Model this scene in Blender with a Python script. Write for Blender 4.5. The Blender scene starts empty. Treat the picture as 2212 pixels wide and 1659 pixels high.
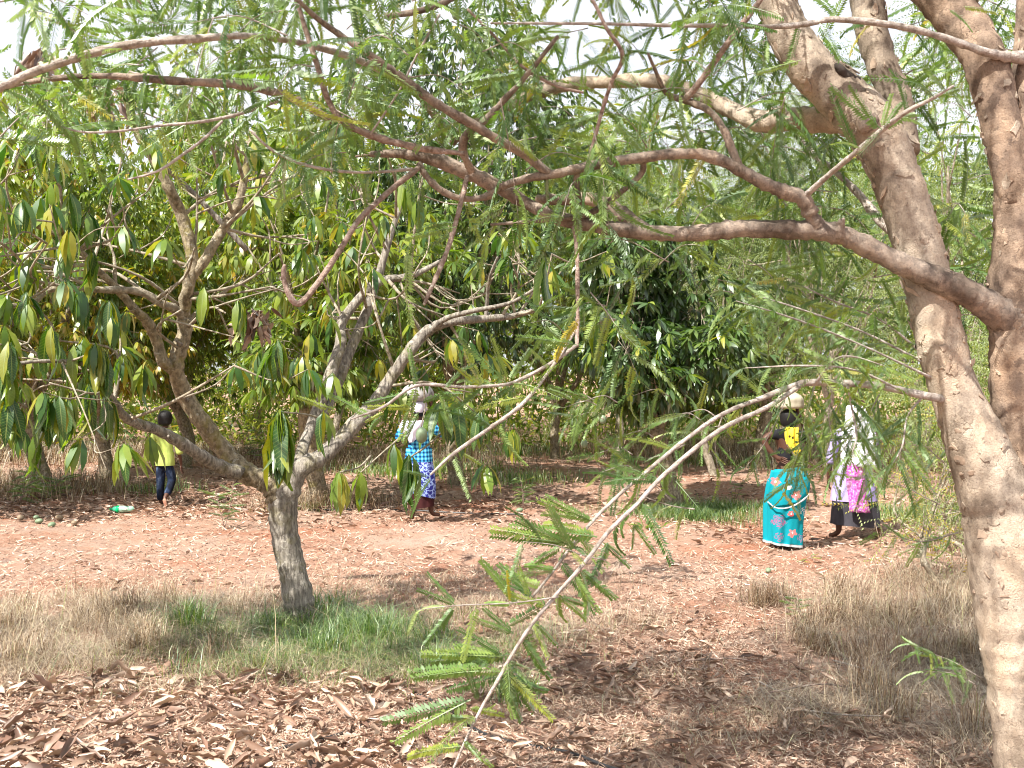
import bpy, math
import numpy as np
from mathutils import Matrix, Vector

C = bpy.context.scene.collection
S = bpy.context.scene
rad = math.radians
PI = math.pi

# ---------------------------------------------------------------- camera, sky, sun, exposure
CAM_H = 1.9
F = 2400.0            # focal length for a picture 2212 units wide
PITCH = rad(-0.70)
cam = bpy.data.cameras.new('camera'); cam_o = bpy.data.objects.new('camera', cam); C.objects.link(cam_o)
cam.sensor_width = 36.0; cam.lens = 36.0 * F / 2212.0
cam.clip_end = 1000.0; cam.clip_start = 0.05
cam_o.location = (0, 0, CAM_H); cam_o.rotation_euler = (rad(90) + PITCH, 0, 0)
S.camera = cam_o

TO_SUN = np.array([-0.40, -0.45, 0.80]); TO_SUN /= np.linalg.norm(TO_SUN)
sun_el = math.asin(TO_SUN[2]); sun_az = math.atan2(TO_SUN[0], TO_SUN[1])
w = bpy.data.worlds.new('World'); S.world = w; w.use_nodes = True
nt = w.node_tree; nt.nodes.clear()
out = nt.nodes.new('ShaderNodeOutputWorld'); bg = nt.nodes.new('ShaderNodeBackground')
sky = nt.nodes.new('ShaderNodeTexSky'); sky.sky_type = 'NISHITA'; sky.sun_disc = False
sky.sun_elevation = sun_el; sky.sun_rotation = sun_az; sky.air_density = 1.0; sky.dust_density = 4.0; sky.ozone_density = 1.0
tc = nt.nodes.new('ShaderNodeTexCoord'); mp = nt.nodes.new('ShaderNodeMapping'); mp.inputs['Scale'].default_value = (1, 1, 3)
nz = nt.nodes.new('ShaderNodeTexNoise'); nz.inputs['Scale'].default_value = 3.2; nz.inputs['Detail'].default_value = 8
cr = nt.nodes.new('ShaderNodeValToRGB'); cr.color_ramp.elements[0].position = 0.30; cr.color_ramp.elements[1].position = 0.62
cr.color_ramp.elements[0].color = (0.72, 0.72, 0.72, 1); cr.color_ramp.elements[1].color = (0.95, 0.95, 0.95, 1)
mx = nt.nodes.new('ShaderNodeMix'); mx.data_type = 'RGBA'
mx.inputs[7].default_value = (4.4, 4.45, 4.75, 1)
nt.links.new(tc.outputs['Generated'], mp.inputs['Vector']); nt.links.new(mp.outputs['Vector'], nz.inputs['Vector'])
nt.links.new(nz.outputs['Fac'], cr.inputs['Fac']); nt.links.new(cr.outputs['Color'], mx.inputs[0])
nt.links.new(sky.outputs['Color'], mx.inputs[6]); nt.links.new(mx.outputs[2], bg.inputs['Color'])
bg.inputs['Strength'].default_value = 0.12
nt.links.new(bg.outputs['Background'], out.inputs['Surface'])

sl = bpy.data.lights.new('sun', 'SUN'); sl.energy = 5.0; sl.angle = rad(0.53); sl.color = (1.0, 0.95, 0.87)
so = bpy.data.objects.new('sun', sl); C.objects.link(so); so.location = (0, 0, 20)
so.rotation_euler = Vector(TO_SUN.tolist()).to_track_quat('Z', 'Y').to_euler()
S.view_settings.view_transform = 'Standard'; S.view_settings.look = 'None'
S.view_settings.gamma = 1.0; S.view_settings.use_curve_mapping = False
S.view_settings.exposure = 1.18
S.cycles.pixel_filter_type = 'BLACKMAN_HARRIS'; S.cycles.filter_width = 1.1; S.cycles.max_bounces = 8; S.cycles.transmission_bounces = 4; S.cycles.transparent_max_bounces = 6; S.cycles.diffuse_bounces = 6
S.cycles.caustics_reflective = False; S.cycles.caustics_refractive = False
S.cycles.sample_clamp_indirect = 6.0

# ---------------------------------------------------------------- helpers
cp, sp_ = math.cos(PITCH), math.sin(PITCH)
def P(u, v, d):
    """world point seen at (u, v) of the 2212x1659 picture at distance d along +Y"""
    x = (u - 1106.0) / F; y = -(v - 829.5) / F
    dy = cp - y * sp_ * 1.0; dz = sp_ + y * cp
    t = d / dy
    return np.array([x * t, d, CAM_H + dz * t])
def G(u, v):
    x = (u - 1106.0) / F; y = -(v - 829.5) / F
    dy = cp - y * sp_; dz = sp_ + y * cp
    t = -CAM_H / dz
    return np.array([x * t, dy * t, 0.0])
def mpu(d): return d / F       # metres per picture unit at distance d

def gz(x, y):
    x = np.asarray(x, float); y = np.asarray(y, float)
    return (0.030 * np.sin(x * 0.9 + 1.3) * np.cos(y * 0.55) + 0.022 * np.sin(x * 2.3 + y * 1.7) + 0.012 * np.sin(x * 5.1 - y * 3.7 + 2)
            + 0.008 * np.sin(x * 11 + y * 7.3))

def norm(a): return a / (np.linalg.norm(a, axis=-1, keepdims=True) + 1e-9)

def tag(o, label=None, cat=None, group=None, kind=None):
    if label: o['label'] = label
    if cat: o['category'] = cat
    if group: o['group'] = group
    if kind: o['kind'] = kind
    return o

def empty(name, loc, label, cat, group=None):
    o = bpy.data.objects.new(name, None); C.objects.link(o)
    o.location = tuple(float(c) for c in loc); o.empty_display_size = 0.1
    return tag(o, label, cat, group)

def link(name, me, parent=None, kind=None, origin=None):
    o = bpy.data.objects.new(name, me); C.objects.link(o)
    if parent is not None: o.parent = parent
    if kind: o['kind'] = kind
    return o

def world_of(o):
    p = np.zeros(3)
    while o is not None:
        p += np.array(o.location); o = o.parent
    return p

def make_mesh(name, V, tris=None, quads=None, mat=None, tint=None, lc=None, smooth=True):
    """tint: per face (tris first, then quads)"""
    V = np.asarray(V, np.float32)
    tris = np.zeros((0, 3), np.int32) if tris is None else np.asarray(tris, np.int32).reshape(-1, 3)
    quads = np.zeros((0, 4), np.int32) if quads is None else np.asarray(quads, np.int32).reshape(-1, 4)
    me = bpy.data.meshes.new(name)
    me.vertices.add(len(V)); me.vertices.foreach_set('co', V.ravel())
    nl = tris.size + quads.size; npoly = len(tris) + len(quads)
    me.loops.add(nl); me.loops.foreach_set('vertex_index', np.concatenate([tris.ravel(), quads.ravel()]))
    me.polygons.add(npoly)
    start = np.concatenate([np.arange(len(tris)) * 3, tris.size + np.arange(len(quads)) * 4]).astype(np.int32)
    me.polygons.foreach_set('loop_start', start)
    try:
        me.polygons.foreach_set('loop_total', np.concatenate([np.full(len(tris), 3), np.full(len(quads), 4)]).astype(np.int32))
    except Exception: pass
    me.polygons.foreach_set('use_smooth', np.full(npoly, smooth, bool))
    if tint is not None:
        a = me.attributes.new('tint', 'FLOAT', 'FACE'); a.data.foreach_set('value', np.asarray(tint, np.float32))
    if lc is not None:
        a = me.attributes.new('lc', 'FLOAT_VECTOR', 'POINT'); a.data.foreach_set('vector', np.asarray(lc, np.float32).ravel())
    me.update(calc_edges=True)
    if mat is not None: me.materials.append(mat)
    return me

class MB:
    def __init__(s): s.V = []; s.T = []; s.Q = []; s.tT = []; s.tQ = []; s.L = []; s.n = 0; s.haslc = False
    def add(s, V, T=None, Q=None, tT=None, tQ=None, lc=None):
        V = np.asarray(V, float)
        if T is not None and len(T):
            T = np.asarray(T, int).reshape(-1, 3); s.T.append(T + s.n); s.tT.append(np.full(len(T), .5) if tT is None else np.broadcast_to(tT, (len(T),)))
        if Q is not None and len(Q):
            Q = np.asarray(Q, int).reshape(-1, 4); s.Q.append(Q + s.n); s.tQ.append(np.full(len(Q), .5) if tQ is None else np.broadcast_to(tQ, (len(Q),)))
        if lc is not None: s.haslc = True; s.L.append(lc)
        s.V.append(V); s.n += len(V); return s
    def mesh(s, name, mat, origin=(0, 0, 0), smooth=True):
        if not s.V: return None
        V = np.concatenate(s.V) - np.asarray(origin, float)
        T = np.concatenate(s.T) if s.T else None; Q = np.concatenate(s.Q) if s.Q else None
        t = np.concatenate(([np.concatenate(s.tT)] if s.T else []) + ([np.concatenate(s.tQ)] if s.Q else []))
        return make_mesh(name, V, T, Q, mat, t, np.concatenate(s.L) if s.haslc else None, smooth)
    def build(s, name, mat, parent=None, kind=None, smooth=True):
        org = world_of(parent) if parent is not None else np.zeros(3)
        me = s.mesh(name, mat, org, smooth)
        return link(name, me, parent, kind) if me else None

def catmull(pts, k=6):
    pts = np.asarray(pts, float)
    if len(pts) < 3:
        t = np.linspace(0, 1, k + 1)[:, None]; return pts[0] * (1 - t) + pts[-1] * t
    q = np.vstack([2 * pts[0] - pts[1], pts, 2 * pts[-1] - pts[-2]]); o = []
    for i in range(1, len(q) - 2):
        p0, p1, p2, p3 = q[i - 1], q[i], q[i + 1], q[i + 2]
        for t in np.arange(k) / k:
            o.append(0.5 * ((2 * p1) + (-p0 + p2) * t + (2 * p0 - 5 * p1 + 4 * p2 - p3) * t * t + (-p0 + 3 * p1 - 3 * p2 + p3) * t ** 3))
    o.append(q[-2]); return np.array(o)

def tube(pts, radii, n=10, k=5, jit=0.06, seed=0, capend=True, wob=0.0):
    r_ = np.random.default_rng(seed)
    A = catmull(np.column_stack([pts, radii]), k); X = A[:, :3]; R = np.maximum(A[:, 3], 1e-4)
    if wob: X = X + r_.normal(0, 1, X.shape) * (R * wob)[:, None]
    T = norm(np.gradient(X, axis=0)); up = np.array([0.0, -1.0, 0.02]); m = len(X)
    N = np.zeros_like(X); a = up - T[0] * up.dot(T[0])
    if np.linalg.norm(a) < 1e-3: a = np.array([1.0, 0, 0]) - T[0] * T[0][0]
    for i in range(m):
        a = a - T[i] * a.dot(T[i]); a = a / (np.linalg.norm(a) + 1e-9); N[i] = a
    B = np.cross(T, N); ang = np.arange(n) / n * 2 * PI
    base = 1 + jit * (np.sin(ang * 2 + r_.uniform(0, 6)) * .6 + np.sin(ang * 3 + r_.uniform(0, 6)) * .5)[None, :] \
        + jit * r_.normal(0, .55, (m, n))
    knob = 1 + jit * 0.8 * r_.normal(0, 1, (m, 1))
    rr = R[:, None] * base * knob
    V = X[:, None, :] + rr[..., None] * (np.cos(ang)[None, :, None] * N[:, None, :] + np.sin(ang)[None, :, None] * B[:, None, :])
    idx = np.arange(m * n).reshape(m, n); nx = np.roll(idx, -1, axis=1)
    Q = np.stack([idx[:-1], nx[:-1], nx[1:], idx[1:]], -1).reshape(-1, 4)
    V = V.reshape(-1, 3)
    Tn = []
    if capend:
        V = np.vstack([V, X[-1] + T[-1] * R[-1] * .6, X[0] - T[0] * R[0] * .2]); e = m * n
        Tn = [(idx[-1, j], idx[-1, (j + 1) % n], e) for j in range(n)] + [(idx[0, (j + 1) % n], idx[0, j], e + 1) for j in range(n)]
    return V, np.array(Tn, int).reshape(-1, 3), Q, X, T, R

# ---------------------------------------------------------------- materials
def new_mat(name):
    m = bpy.data.materials.new(name); m.use_nodes = True
    n = m.node_tree; n.nodes.clear(); return m, n
def N_(n, t, **kw):
    x = n.nodes.new(t)
    for k, v in kw.items(): setattr(x, k, v)
    return x
def ramp(n, stops):
    r = n.nodes.new('ShaderNodeValToRGB'); e = r.color_ramp.elements
    while len(e) > 1: e.remove(e[-1])
    e[0].position = stops[0][0]; e[0].color = (*stops[0][1], 1)
    for p, c in stops[1:]:
        q = e.new(p); q.color = (*c, 1)
    return r
def noise(n, scale, detail=5, coord=None, scl=None, rough=0.6):
    t = n.nodes.new('ShaderNodeTexNoise'); t.inputs['Scale'].default_value = scale; t.inputs['Detail'].default_value = detail; t.inputs['Roughness'].default_value = rough
    if coord is not None:
        if scl is not None:
            m = n.nodes.new('ShaderNodeMapping'); m.inputs['Scale'].default_value = scl
            n.links.new(coord, m.inputs['Vector']); coord = m.outputs['Vector']
        n.links.new(coord, t.inputs['Vector'])
    return t
def mixc(n, fac, a, b, mode='MIX'):
    m = n.nodes.new('ShaderNodeMix'); m.data_type = 'RGBA'; m.blend_type = mode
    for s, v in ((0, fac), (6, a), (7, b)):
        if isinstance(v, (int, float)): m.inputs[s].default_value = v
        elif isinstance(v, tuple): m.inputs[s].default_value = (*v, 1) if len(v) == 3 else v
        else: n.links.new(v, m.inputs[s])
    return m.outputs[2]
def math_(n, op, a, b=None):
    m = n.nodes.new('ShaderNodeMath'); m.operation = op
    for s, v in ((0, a), (1, b)):
        if v is None: continue
        if isinstance(v, (int, float)): m.inputs[s].default_value = v
        else: n.links.new(v, m.inputs[s])
    return m.outputs[0]

def leaf_mat(name, stops, src='attr', trans=0.50, gloss=0.05, rough=0.42, veins=False, tr_tint=(1.3, 1.45, 0.40)):
    m, n = new_mat(name)
    if src == 'attr':
        a = N_(n, 'ShaderNodeAttribute', attribute_name='tint'); f = a.outputs['Fac']
    else:
        a = N_(n, 'ShaderNodeObjectInfo'); f = a.outputs['Random']
    cr = ramp(n, stops); n.links.new(f, cr.inputs['Fac']); col = cr.outputs['Color']
    tc = N_(n, 'ShaderNodeTexCoord')
    nz = noise(n, 14, 3, N_(n, 'ShaderNodeNewGeometry').outputs['Position'])
    vr = ramp(n, [(0.3, (0.78, 0.78, 0.78)), (0.7, (1.2, 1.2, 1.15))]); n.links.new(nz.outputs['Fac'], vr.inputs['Fac'])
    col = mixc(n, 1.0, col, vr.outputs['Color'], 'MULTIPLY')
    if veins:
        l = N_(n, 'ShaderNodeAttribute', attribute_name='lc'); sx = N_(n, 'ShaderNodeSeparateXYZ'); n.links.new(l.outputs['Vector'], sx.inputs[0])
        ax = math_(n, 'ABSOLUTE', sx.outputs[0])
        mid = math_(n, 'LESS_THAN', ax, 0.09)
        w = math_(n, 'SINE', math_(n, 'SUBTRACT', math_(n, 'MULTIPLY', sx.outputs[1], 105.0), math_(n, 'MULTIPLY', ax, 9.0)))
        vein = math_(n, 'MULTIPLY', math_(n, 'GREATER_THAN', w, 0.86), 0.35)
        fac = math_(n, 'MAXIMUM', math_(n, 'MULTIPLY', mid, 0.75), vein)
        col = mixc(n, fac, col, (0.34, 0.42, 0.14))
    d = N_(n, 'ShaderNodeBsdfDiffuse'); t = N_(n, 'ShaderNodeBsdfTranslucent'); g = N_(n, 'ShaderNodeBsdfGlossy'); g.inputs['Roughness'].default_value = rough
    g.inputs['Color'].default_value = (0.9, 0.95, 0.9, 1)
    n.links.new(col, d.inputs['Color']); tcol = mixc(n, 1.0, col, (*tr_tint,), 'MULTIPLY'); n.links.new(tcol, t.inputs['Color'])
    m1 = N_(n, 'ShaderNodeMixShader'); m1.inputs[0].default_value = trans; n.links.new(d.outputs[0], m1.inputs[1]); n.links.new(t.outputs[0], m1.inputs[2])
    m2 = N_(n, 'ShaderNodeMixShader'); lw = N_(n, 'ShaderNodeLayerWeight'); lw.inputs['Blend'].default_value = 0.25
    n.links.new(math_(n, 'ADD', math_(n, 'MULTIPLY', lw.outputs['Fresnel'], 0.16), gloss), m2.inputs[0])
    n.links.new(m1.outputs[0], m2.inputs[1]); n.links.new(g.outputs[0], m2.inputs[2])
    o = N_(n, 'ShaderNodeOutputMaterial'); n.links.new(m2.outputs[0], o.inputs['Surface']); return m

def princ(n, col, rough=0.8, bump=None, bstr=0.5, bdist=0.01, spec=0.3):
    b = N_(n, 'ShaderNodeBsdfPrincipled'); b.inputs['Roughness'].default_value = rough; b.inputs['Specular IOR Level'].default_value = spec
    if isinstance(col, tuple): b.inputs['Base Color'].default_value = (*col, 1)
    else: n.links.new(col, b.inputs['Base Color'])
    if bump is not None:
        bp = N_(n, 'ShaderNodeBump'); bp.inputs['Strength'].default_value = bstr; bp.inputs['Distance'].default_value = bdist
        n.links.new(bump, bp.inputs['Height']); n.links.new(bp.outputs['Normal'], b.inputs['Normal'])
    o = N_(n, 'ShaderNodeOutputMaterial'); n.links.new(b.outputs[0], o.inputs['Surface']); return b

def simple_mat(name, col, rough=0.8, var=0.15, scale=8, spec=0.3, bstr=0.2):
    m, n = new_mat(name); tc = N_(n, 'ShaderNodeTexCoord')
    nz = noise(n, scale, 5, tc.outputs['Object'])
    vr = ramp(n, [(0.3, (1 - var,) * 3), (0.7, (1 + var,) * 3)]); n.links.new(nz.outputs['Fac'], vr.inputs['Fac'])
    princ(n, mixc(n, 1.0, col, vr.outputs['Color'], 'MULTIPLY'), rough, nz.outputs['Fac'], bstr, 0.01, spec); return m

def flaky_bark(name, pale, grey, dark, sc=1.0):
    m, n = new_mat(name); pos = N_(n, 'ShaderNodeTexCoord').outputs['Object']
    dn = noise(n, 9 * sc, 4, pos); dist = mixc(n, 0.12, pos, dn.outputs['Color'], 'ADD')
    vo = N_(n, 'ShaderNodeTexVoronoi'); vo.inputs['Scale'].default_value = 13 * sc
    mpn = N_(n, 'ShaderNodeMapping'); mpn.inputs['Scale'].default_value = (1.2, 1.2, 0.75); n.links.new(dist, mpn.inputs['Vector']); n.links.new(mpn.outputs[0], vo.inputs['Vector'])
    ve = N_(n, 'ShaderNodeTexVoronoi', feature='DISTANCE_TO_EDGE'); ve.inputs['Scale'].default_value = 13 * sc; n.links.new(mpn.outputs[0], ve.inputs['Vector'])
    sep = N_(n, 'ShaderNodeSeparateColor'); n.links.new(vo.outputs['Color'], sep.inputs[0])
    big = noise(n, 5.0 * sc, 8, pos, rough=.7)
    pr = ramp(n, [(0.36, grey), (0.5, tuple((a + b) / 2 for a, b in zip(pale, grey))), (0.64, pale)])
    n.links.new(math_(n, 'ADD', math_(n, 'MULTIPLY', sep.outputs[0], 0.16), math_(n, 'MULTIPLY', big.outputs['Fac'], 0.84)), pr.inputs['Fac'])
    fine = noise(n, 90 * sc, 6, pos, rough=0.75); fr = ramp(n, [(0.33, (0.55, 0.52, 0.5)), (0.5, (1, 1, 1)), (0.72, (1.15, 1.12, 1.08))]); n.links.new(fine.outputs['Fac'], fr.inputs['Fac'])
    col = mixc(n, 0.8, pr.outputs['Color'], fr.outputs['Color'], 'MULTIPLY'); stn = noise(n, 2.2 * sc, 6, pos, (1, 1, .5), .65); st = ramp(n, [(0.42, (0.50, 0.47, 0.45)), (0.52, (1, 1, 1)), (0.66, (1.10, 1.02, .94))]); n.links.new(stn.outputs['Fac'], st.inputs['Fac']); col = mixc(n, .9, col, st.outputs['Color'], 'MULTIPLY')
    er = ramp(n, [(0.0, (1, 1, 1)), (0.035, (0.0, 0.0, 0.0))]); n.links.new(ve.outputs['Distance'], er.inputs['Fac'])
    gate = ramp(n, [(0.52, (0, 0, 0)), (0.60, (1, 1, 1))]); n.links.new(big.outputs['Fac'], gate.inputs['Fac'])
    col = mixc(n, math_(n, 'MULTIPLY', math_(n, 'MULTIPLY', er.outputs['Color'], gate.outputs['Color']), 0.45), col, dark)
    pit = noise(n, 34 * sc, 3, pos); pg = ramp(n, [(0.66, (0, 0, 0)), (0.70, (1, 1, 1))]); n.links.new(pit.outputs['Fac'], pg.inputs['Fac'])
    col = mixc(n, math_(n, 'MULTIPLY', pg.outputs['Color'], 0.55), col, dark)
    h = math_(n, 'ADD', math_(n, 'MULTIPLY', math_(n, 'MULTIPLY', math_(n, 'MINIMUM', ve.outputs['Distance'], 0.06), gate.outputs['Color']), 3.0), math_(n, 'ADD', math_(n, 'MULTIPLY', sep.outputs[0], 0.22), math_(n, 'MULTIPLY', fine.outputs['Fac'], 0.35)))
    princ(n, col, 0.9, h, 0.9, 0.012, 0.15); return m

def mango_bark(name, a=(0.30, 0.25, 0.19), b=(0.12, 0.10, 0.075), lichen=0.5, scl=(48, 48, 7)):
    m, n = new_mat(name); pos = N_(n, 'ShaderNodeTexCoord').outputs['Object']
    f = noise(n, 1.0, 6, pos, scl, 0.65)
    cr = ramp(n, [(0.36, b), (0.5, tuple((x + y) * .5 for x, y in zip(a, b))), (0.62, a)]); n.links.new(f.outputs['Fac'], cr.inputs['Fac'])
    big = noise(n, 7, 5, pos); lr = ramp(n, [(0.54, (0, 0, 0)), (0.62, (1, 1, 1))]); n.links.new(big.outputs['Fac'], lr.inputs['Fac'])
    col = mixc(n, math_(n, 'MULTIPLY', lr.outputs['Color'], 0.5 * lichen), cr.outputs['Color'], (0.24, 0.21, 0.05))
    sp = noise(n, 26, 4, pos); sr = ramp(n, [(0.60, (0, 0, 0)), (0.66, (1, 1, 1))]); n.links.new(sp.outputs['Fac'], sr.inputs['Fac'])
    col = mixc(n, math_(n, 'MULTIPLY', sr.outputs['Color'], 0.6), col, (0.5, 0.47, 0.4))
    princ(n, col, 0.92, math_(n, 'ADD', f.outputs['Fac'], math_(n, 'MULTIPLY', sp.outputs['Fac'], 0.3)), 1.0, 0.02, 0.15); return m

GREEN = [(0.0, (0.045, 0.095, 0.010)), (0.3, (0.095, 0.165, 0.014)), (0.6, (0.175, 0.245, 0.020)), (0.86, (0.26, 0.30, 0.025)), (0.95, (0.34, 0.32, 0.03)), (1.0, (0.42, 0.29, 0.03))]
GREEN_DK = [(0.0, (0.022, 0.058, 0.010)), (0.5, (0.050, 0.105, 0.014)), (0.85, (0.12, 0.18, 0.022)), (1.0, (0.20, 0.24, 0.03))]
GREEN_NEAR = [(0.0, (0.025, 0.085, 0.012)), (0.3, (0.05, 0.13, 0.016)), (0.5, (0.14, 0.24, 0.02)), (0.78, (0.26, 0.33, 0.025)), (1.0, (0.36, 0.30, 0.025))]
FEATHER = [(0.0, (0.10, 0.150, 0.040)), (0.4, (0.175, 0.235, 0.065)), (0.8, (0.26, 0.320, 0.095)), (0.97, (0.31, 0.34, 0.07)), (1.0, (0.48, 0.36, 0.03))]
FEATHER_NEAR = [(0.0, (0.070, 0.150, 0.035)), (0.5, (0.150, 0.250, 0.055)), (0.85, (0.24, 0.330, 0.075)), (0.98, (0.30, 0.35, 0.05)), (1.0, (0.5, 0.38, 0.03))]
M_leaf = leaf_mat('mango_leaves', GREEN)
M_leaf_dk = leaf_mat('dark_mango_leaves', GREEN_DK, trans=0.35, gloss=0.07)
M_leaf_near = leaf_mat('near_mango_leaf', GREEN_NEAR, 'obj', veins=True)
M_leaf_near_s = leaf_mat('near_mango_leaves', GREEN_NEAR, 'attr')
M_fth = leaf_mat('feathery_leaves', FEATHER, trans=0.45, gloss=0.03, rough=0.5)
M_fth_near = leaf_mat('feathery_leaf_near', FEATHER_NEAR, 'obj', trans=0.45, gloss=0.05, rough=0.5)
M_fth_near_s = leaf_mat('feathery_leaves_near', FEATHER_NEAR, 'attr', trans=0.45, gloss=0.05, rough=0.5)
M_grass = leaf_mat('grass_blades', [(0, (0.045, 0.105, 0.025)), (0.45, (0.12, 0.22, 0.05)), (0.75, (0.26, 0.33, 0.11)), (1, (0.48, 0.42, 0.24))], trans=0.4, gloss=0.05)
M_dry = leaf_mat('dry_grass_blades', [(0, (0.09, 0.050, 0.032)), (0.3, (0.24, 0.155, 0.095)), (0.65, (0.42, 0.305, 0.20)), (0.93, (0.60, 0.49, 0.35)), (1, (0.20, 0.26, 0.07))], trans=0.25, gloss=0.01, rough=.6, tr_tint=(1, 0.95, 0.8))
M_straw = leaf_mat('straw_bits', [(0, (0.15, 0.07, 0.048)), (0.3, (0.33, 0.19, 0.135)), (0.7, (0.50, 0.36, 0.28)), (1, (0.70, 0.57, 0.47))], trans=0.1, gloss=0.01, rough=.6, tr_tint=(1, 0.9, 0.8))
DEAD = [(0, (0.10, 0.050, 0.036)), (0.3, (0.24, 0.135, 0.095)), (0.65, (0.42, 0.285, 0.21)), (1, (0.62, 0.49, 0.40))]
M_dead = leaf_mat('dead_leaves', DEAD, 'attr', trans=0.15, gloss=0.06, rough=.45, tr_tint=(1, 0.8, 0.6))
M_dead_o = leaf_mat('dead_leaf', DEAD, 'obj', trans=0.15, gloss=0.06, rough=.45, tr_tint=(1, 0.8, 0.6))
M_bark1 = flaky_bark('flaky_bark', (0.58, 0.49, 0.39), (0.30, 0.25, 0.205), (0.10, 0.075, 0.06), 1.5)
M_bark2 = flaky_bark('orange_flaky_bark', (0.46, 0.345, 0.255), (0.18, 0.135, 0.108), (0.05, 0.035, 0.028), 1.5)
M_bark3 = flaky_bark('limb_bark', (0.46, 0.37, 0.30), (0.20, 0.165, 0.14), (0.05, 0.038, 0.03), 3.0)
M_twig = mango_bark('pale_twig_bark', (0.52, 0.46, 0.42), (0.26, 0.215, 0.18), 0.0, (30, 30, 30))
M_redtwig = mango_bark('red_twig_bark', (0.44, 0.33, 0.28), (0.19, 0.13, 0.10), 0.0, (40, 40, 40))
M_mbark = mango_bark('mango_bark', (0.37, 0.335, 0.285), (0.12, 0.105, 0.09), 0.45)
M_mbark2 = mango_bark('mango_limb_bark', (0.38, 0.32, 0.22), (0.13, 0.105, 0.07), 0.9, (32, 32, 22))
M_mtwig = mango_bark('mango_twig_bark', (0.42, 0.37, 0.29), (0.17, 0.14, 0.10), 0.3, (20, 20, 20))
M_mango = simple_mat('unripe_mango_skin', (0.17, 0.235, 0.14), 0.45, 0.12, 12, 0.4)

# ---------------------------------------------------------------- leaf geometry
def orient(dirs, up):
    y = norm(dirs); x = norm(np.cross(y, up)); z = np.cross(x, y); return x, y, z
def batch(mb, pos, dirs, up, L, W, tv, tT, tQ, tint):
    """place len(pos) copies of the template (tv in unit leaf space)"""
    M = len(pos)
    if M == 0: return
    x, y, z = orient(dirs, up); tv = np.asarray(tv, float)
    L = np.broadcast_to(L, (M,)); W = np.broadcast_to(W, (M,))
    V = pos[:, None, :] + (tv[None, :, 0] * W[:, None])[..., None] * x[:, None, :] + (tv[None, :, 1] * L[:, None])[..., None] * y[:, None, :] \
        + (tv[None, :, 2] * L[:, None])[..., None] * z[:, None, :]
    off = (np.arange(M) * len(tv))[:, None, None]
    T = (np.asarray(tT, int).reshape(1, -1, 3) + off).reshape(-1, 3) if len(tT) else None
    Q = (np.asarray(tQ, int).reshape(1, -1, 4) + off).reshape(-1, 4) if len(tQ) else None
    mb.add(V.reshape(-1, 3), T, Q, np.repeat(tint, len(tT)) if len(tT) else None, np.repeat(tint, len(tQ)) if len(tQ) else None)
FAR_LEAF = ([(0, 0, 0), (-.42, .3, .02), (.42, .3, .02), (-.40, .68, -.06), (.40, .68, -.06), (0, 1, -.22)], [(0, 2, 1), (3, 4, 5)], [(1, 2, 4, 3)])
DIAMOND = ([(0, 0, 0), (.42, .42, -.02), (0, 1, -.2), (-.42, .42, -.02)], [], [(0, 1, 2, 3)])
def far_frond(n=8):
    V = []; T = []
    for i in range(n):
        y0 = 0.06 + 0.9 * i / n; z = -.25 * y0 * y0; h = 0.11 * math.sin(PI * min(1, .25 + .75 * (1 - y0)))**.5
        for s in (-1, 1):
            b = len(V); V += [(0, y0, z), (0, y0 + .07, z - .01), (s * h * .8, y0 + .10, z - .02 - .75 * h)]
            T.append((b, b + 1, b + 2) if s > 0 else (b + 1, b, b + 2))
    return V, T, []
FAR_FROND = far_frond(6)
FINE_FROND = far_frond(11)
def near_leaf_mesh(droop, fold, twist, seed, mat, sec=6, wave=0.03, wid=0.115):
    r_ = np.random.default_rng(seed); V = []; lc = []
    for i in range(sec + 1):
        t = i / sec; w_ = wid * (math.sin(PI * min(1, t * .93 + .05)) ** .75) * (1.0 if t < .55 else 1 - (t - .55) * .25) if 0 < i < sec else 0.004
        z = -droop * t * t; y = t * (1 - .12 * droop * t); a = twist * t
        for s in (-1, 0, 1):
            zz = z + abs(s) * w_ * fold + (wave * .35 * math.sin(t * 17 + s * 1.3 + seed) if s else 0)
            V.append((s * w_ * math.cos(a), y, zz + s * w_ * math.sin(a))); lc.append((s, t, 0))
    Q = []
    for i in range(sec):
        b = i * 3; Q += [(b, b + 1, b + 4, b + 3), (b + 1, b + 2, b + 5, b + 4)]
    return make_mesh('mango_leaf', V, None, Q, mat, np.full(len(Q), .5), lc)
def near_frond_data(n=24, droop=.25, hl=.085, seed=0, fold=.85):
    r_ = np.random.default_rng(seed); V = []; Q = []
    def c(t): return np.array([0.0, t * (1 - .15 * droop * t), -droop * t * t])
    ts = np.linspace(0, 1, 7); b0 = len(V)
    for t in ts:
        p = c(t); w_ = .0075 * (1 - .7 * t); V += [p + (w_, 0, 0), p + (-w_, 0, 0), p + (0, 0, -w_ * 1.5)]
    for i in range(6):
        b = b0 + i * 3
        for j in range(3): Q.append((b + j, b + (j + 1) % 3, b + 3 + (j + 1) % 3, b + 3 + j))
    for i in range(n):
        t = .07 + .9 * i / (n - 1); p = c(t); h = hl * (math.sin(PI * (0.18 + .72 * (t))) ** .5) * r_.uniform(.85, 1.08)
        for s in (-1, 1):
            if r_.random() < .03: continue
            d = norm(np.array([s * 1.0, .48 + .2 * t, -fold * r_.uniform(.5, 1.5)])); wv = np.array([0, .0235, .002])
            b = len(V); V += [p, p + d * h * .45 - wv * .9, p + d * h, p + d * h * .45 + wv * 1.0]; Q.append((b, b + 1, b + 2, b + 3))
    return np.array(V), Q

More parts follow.
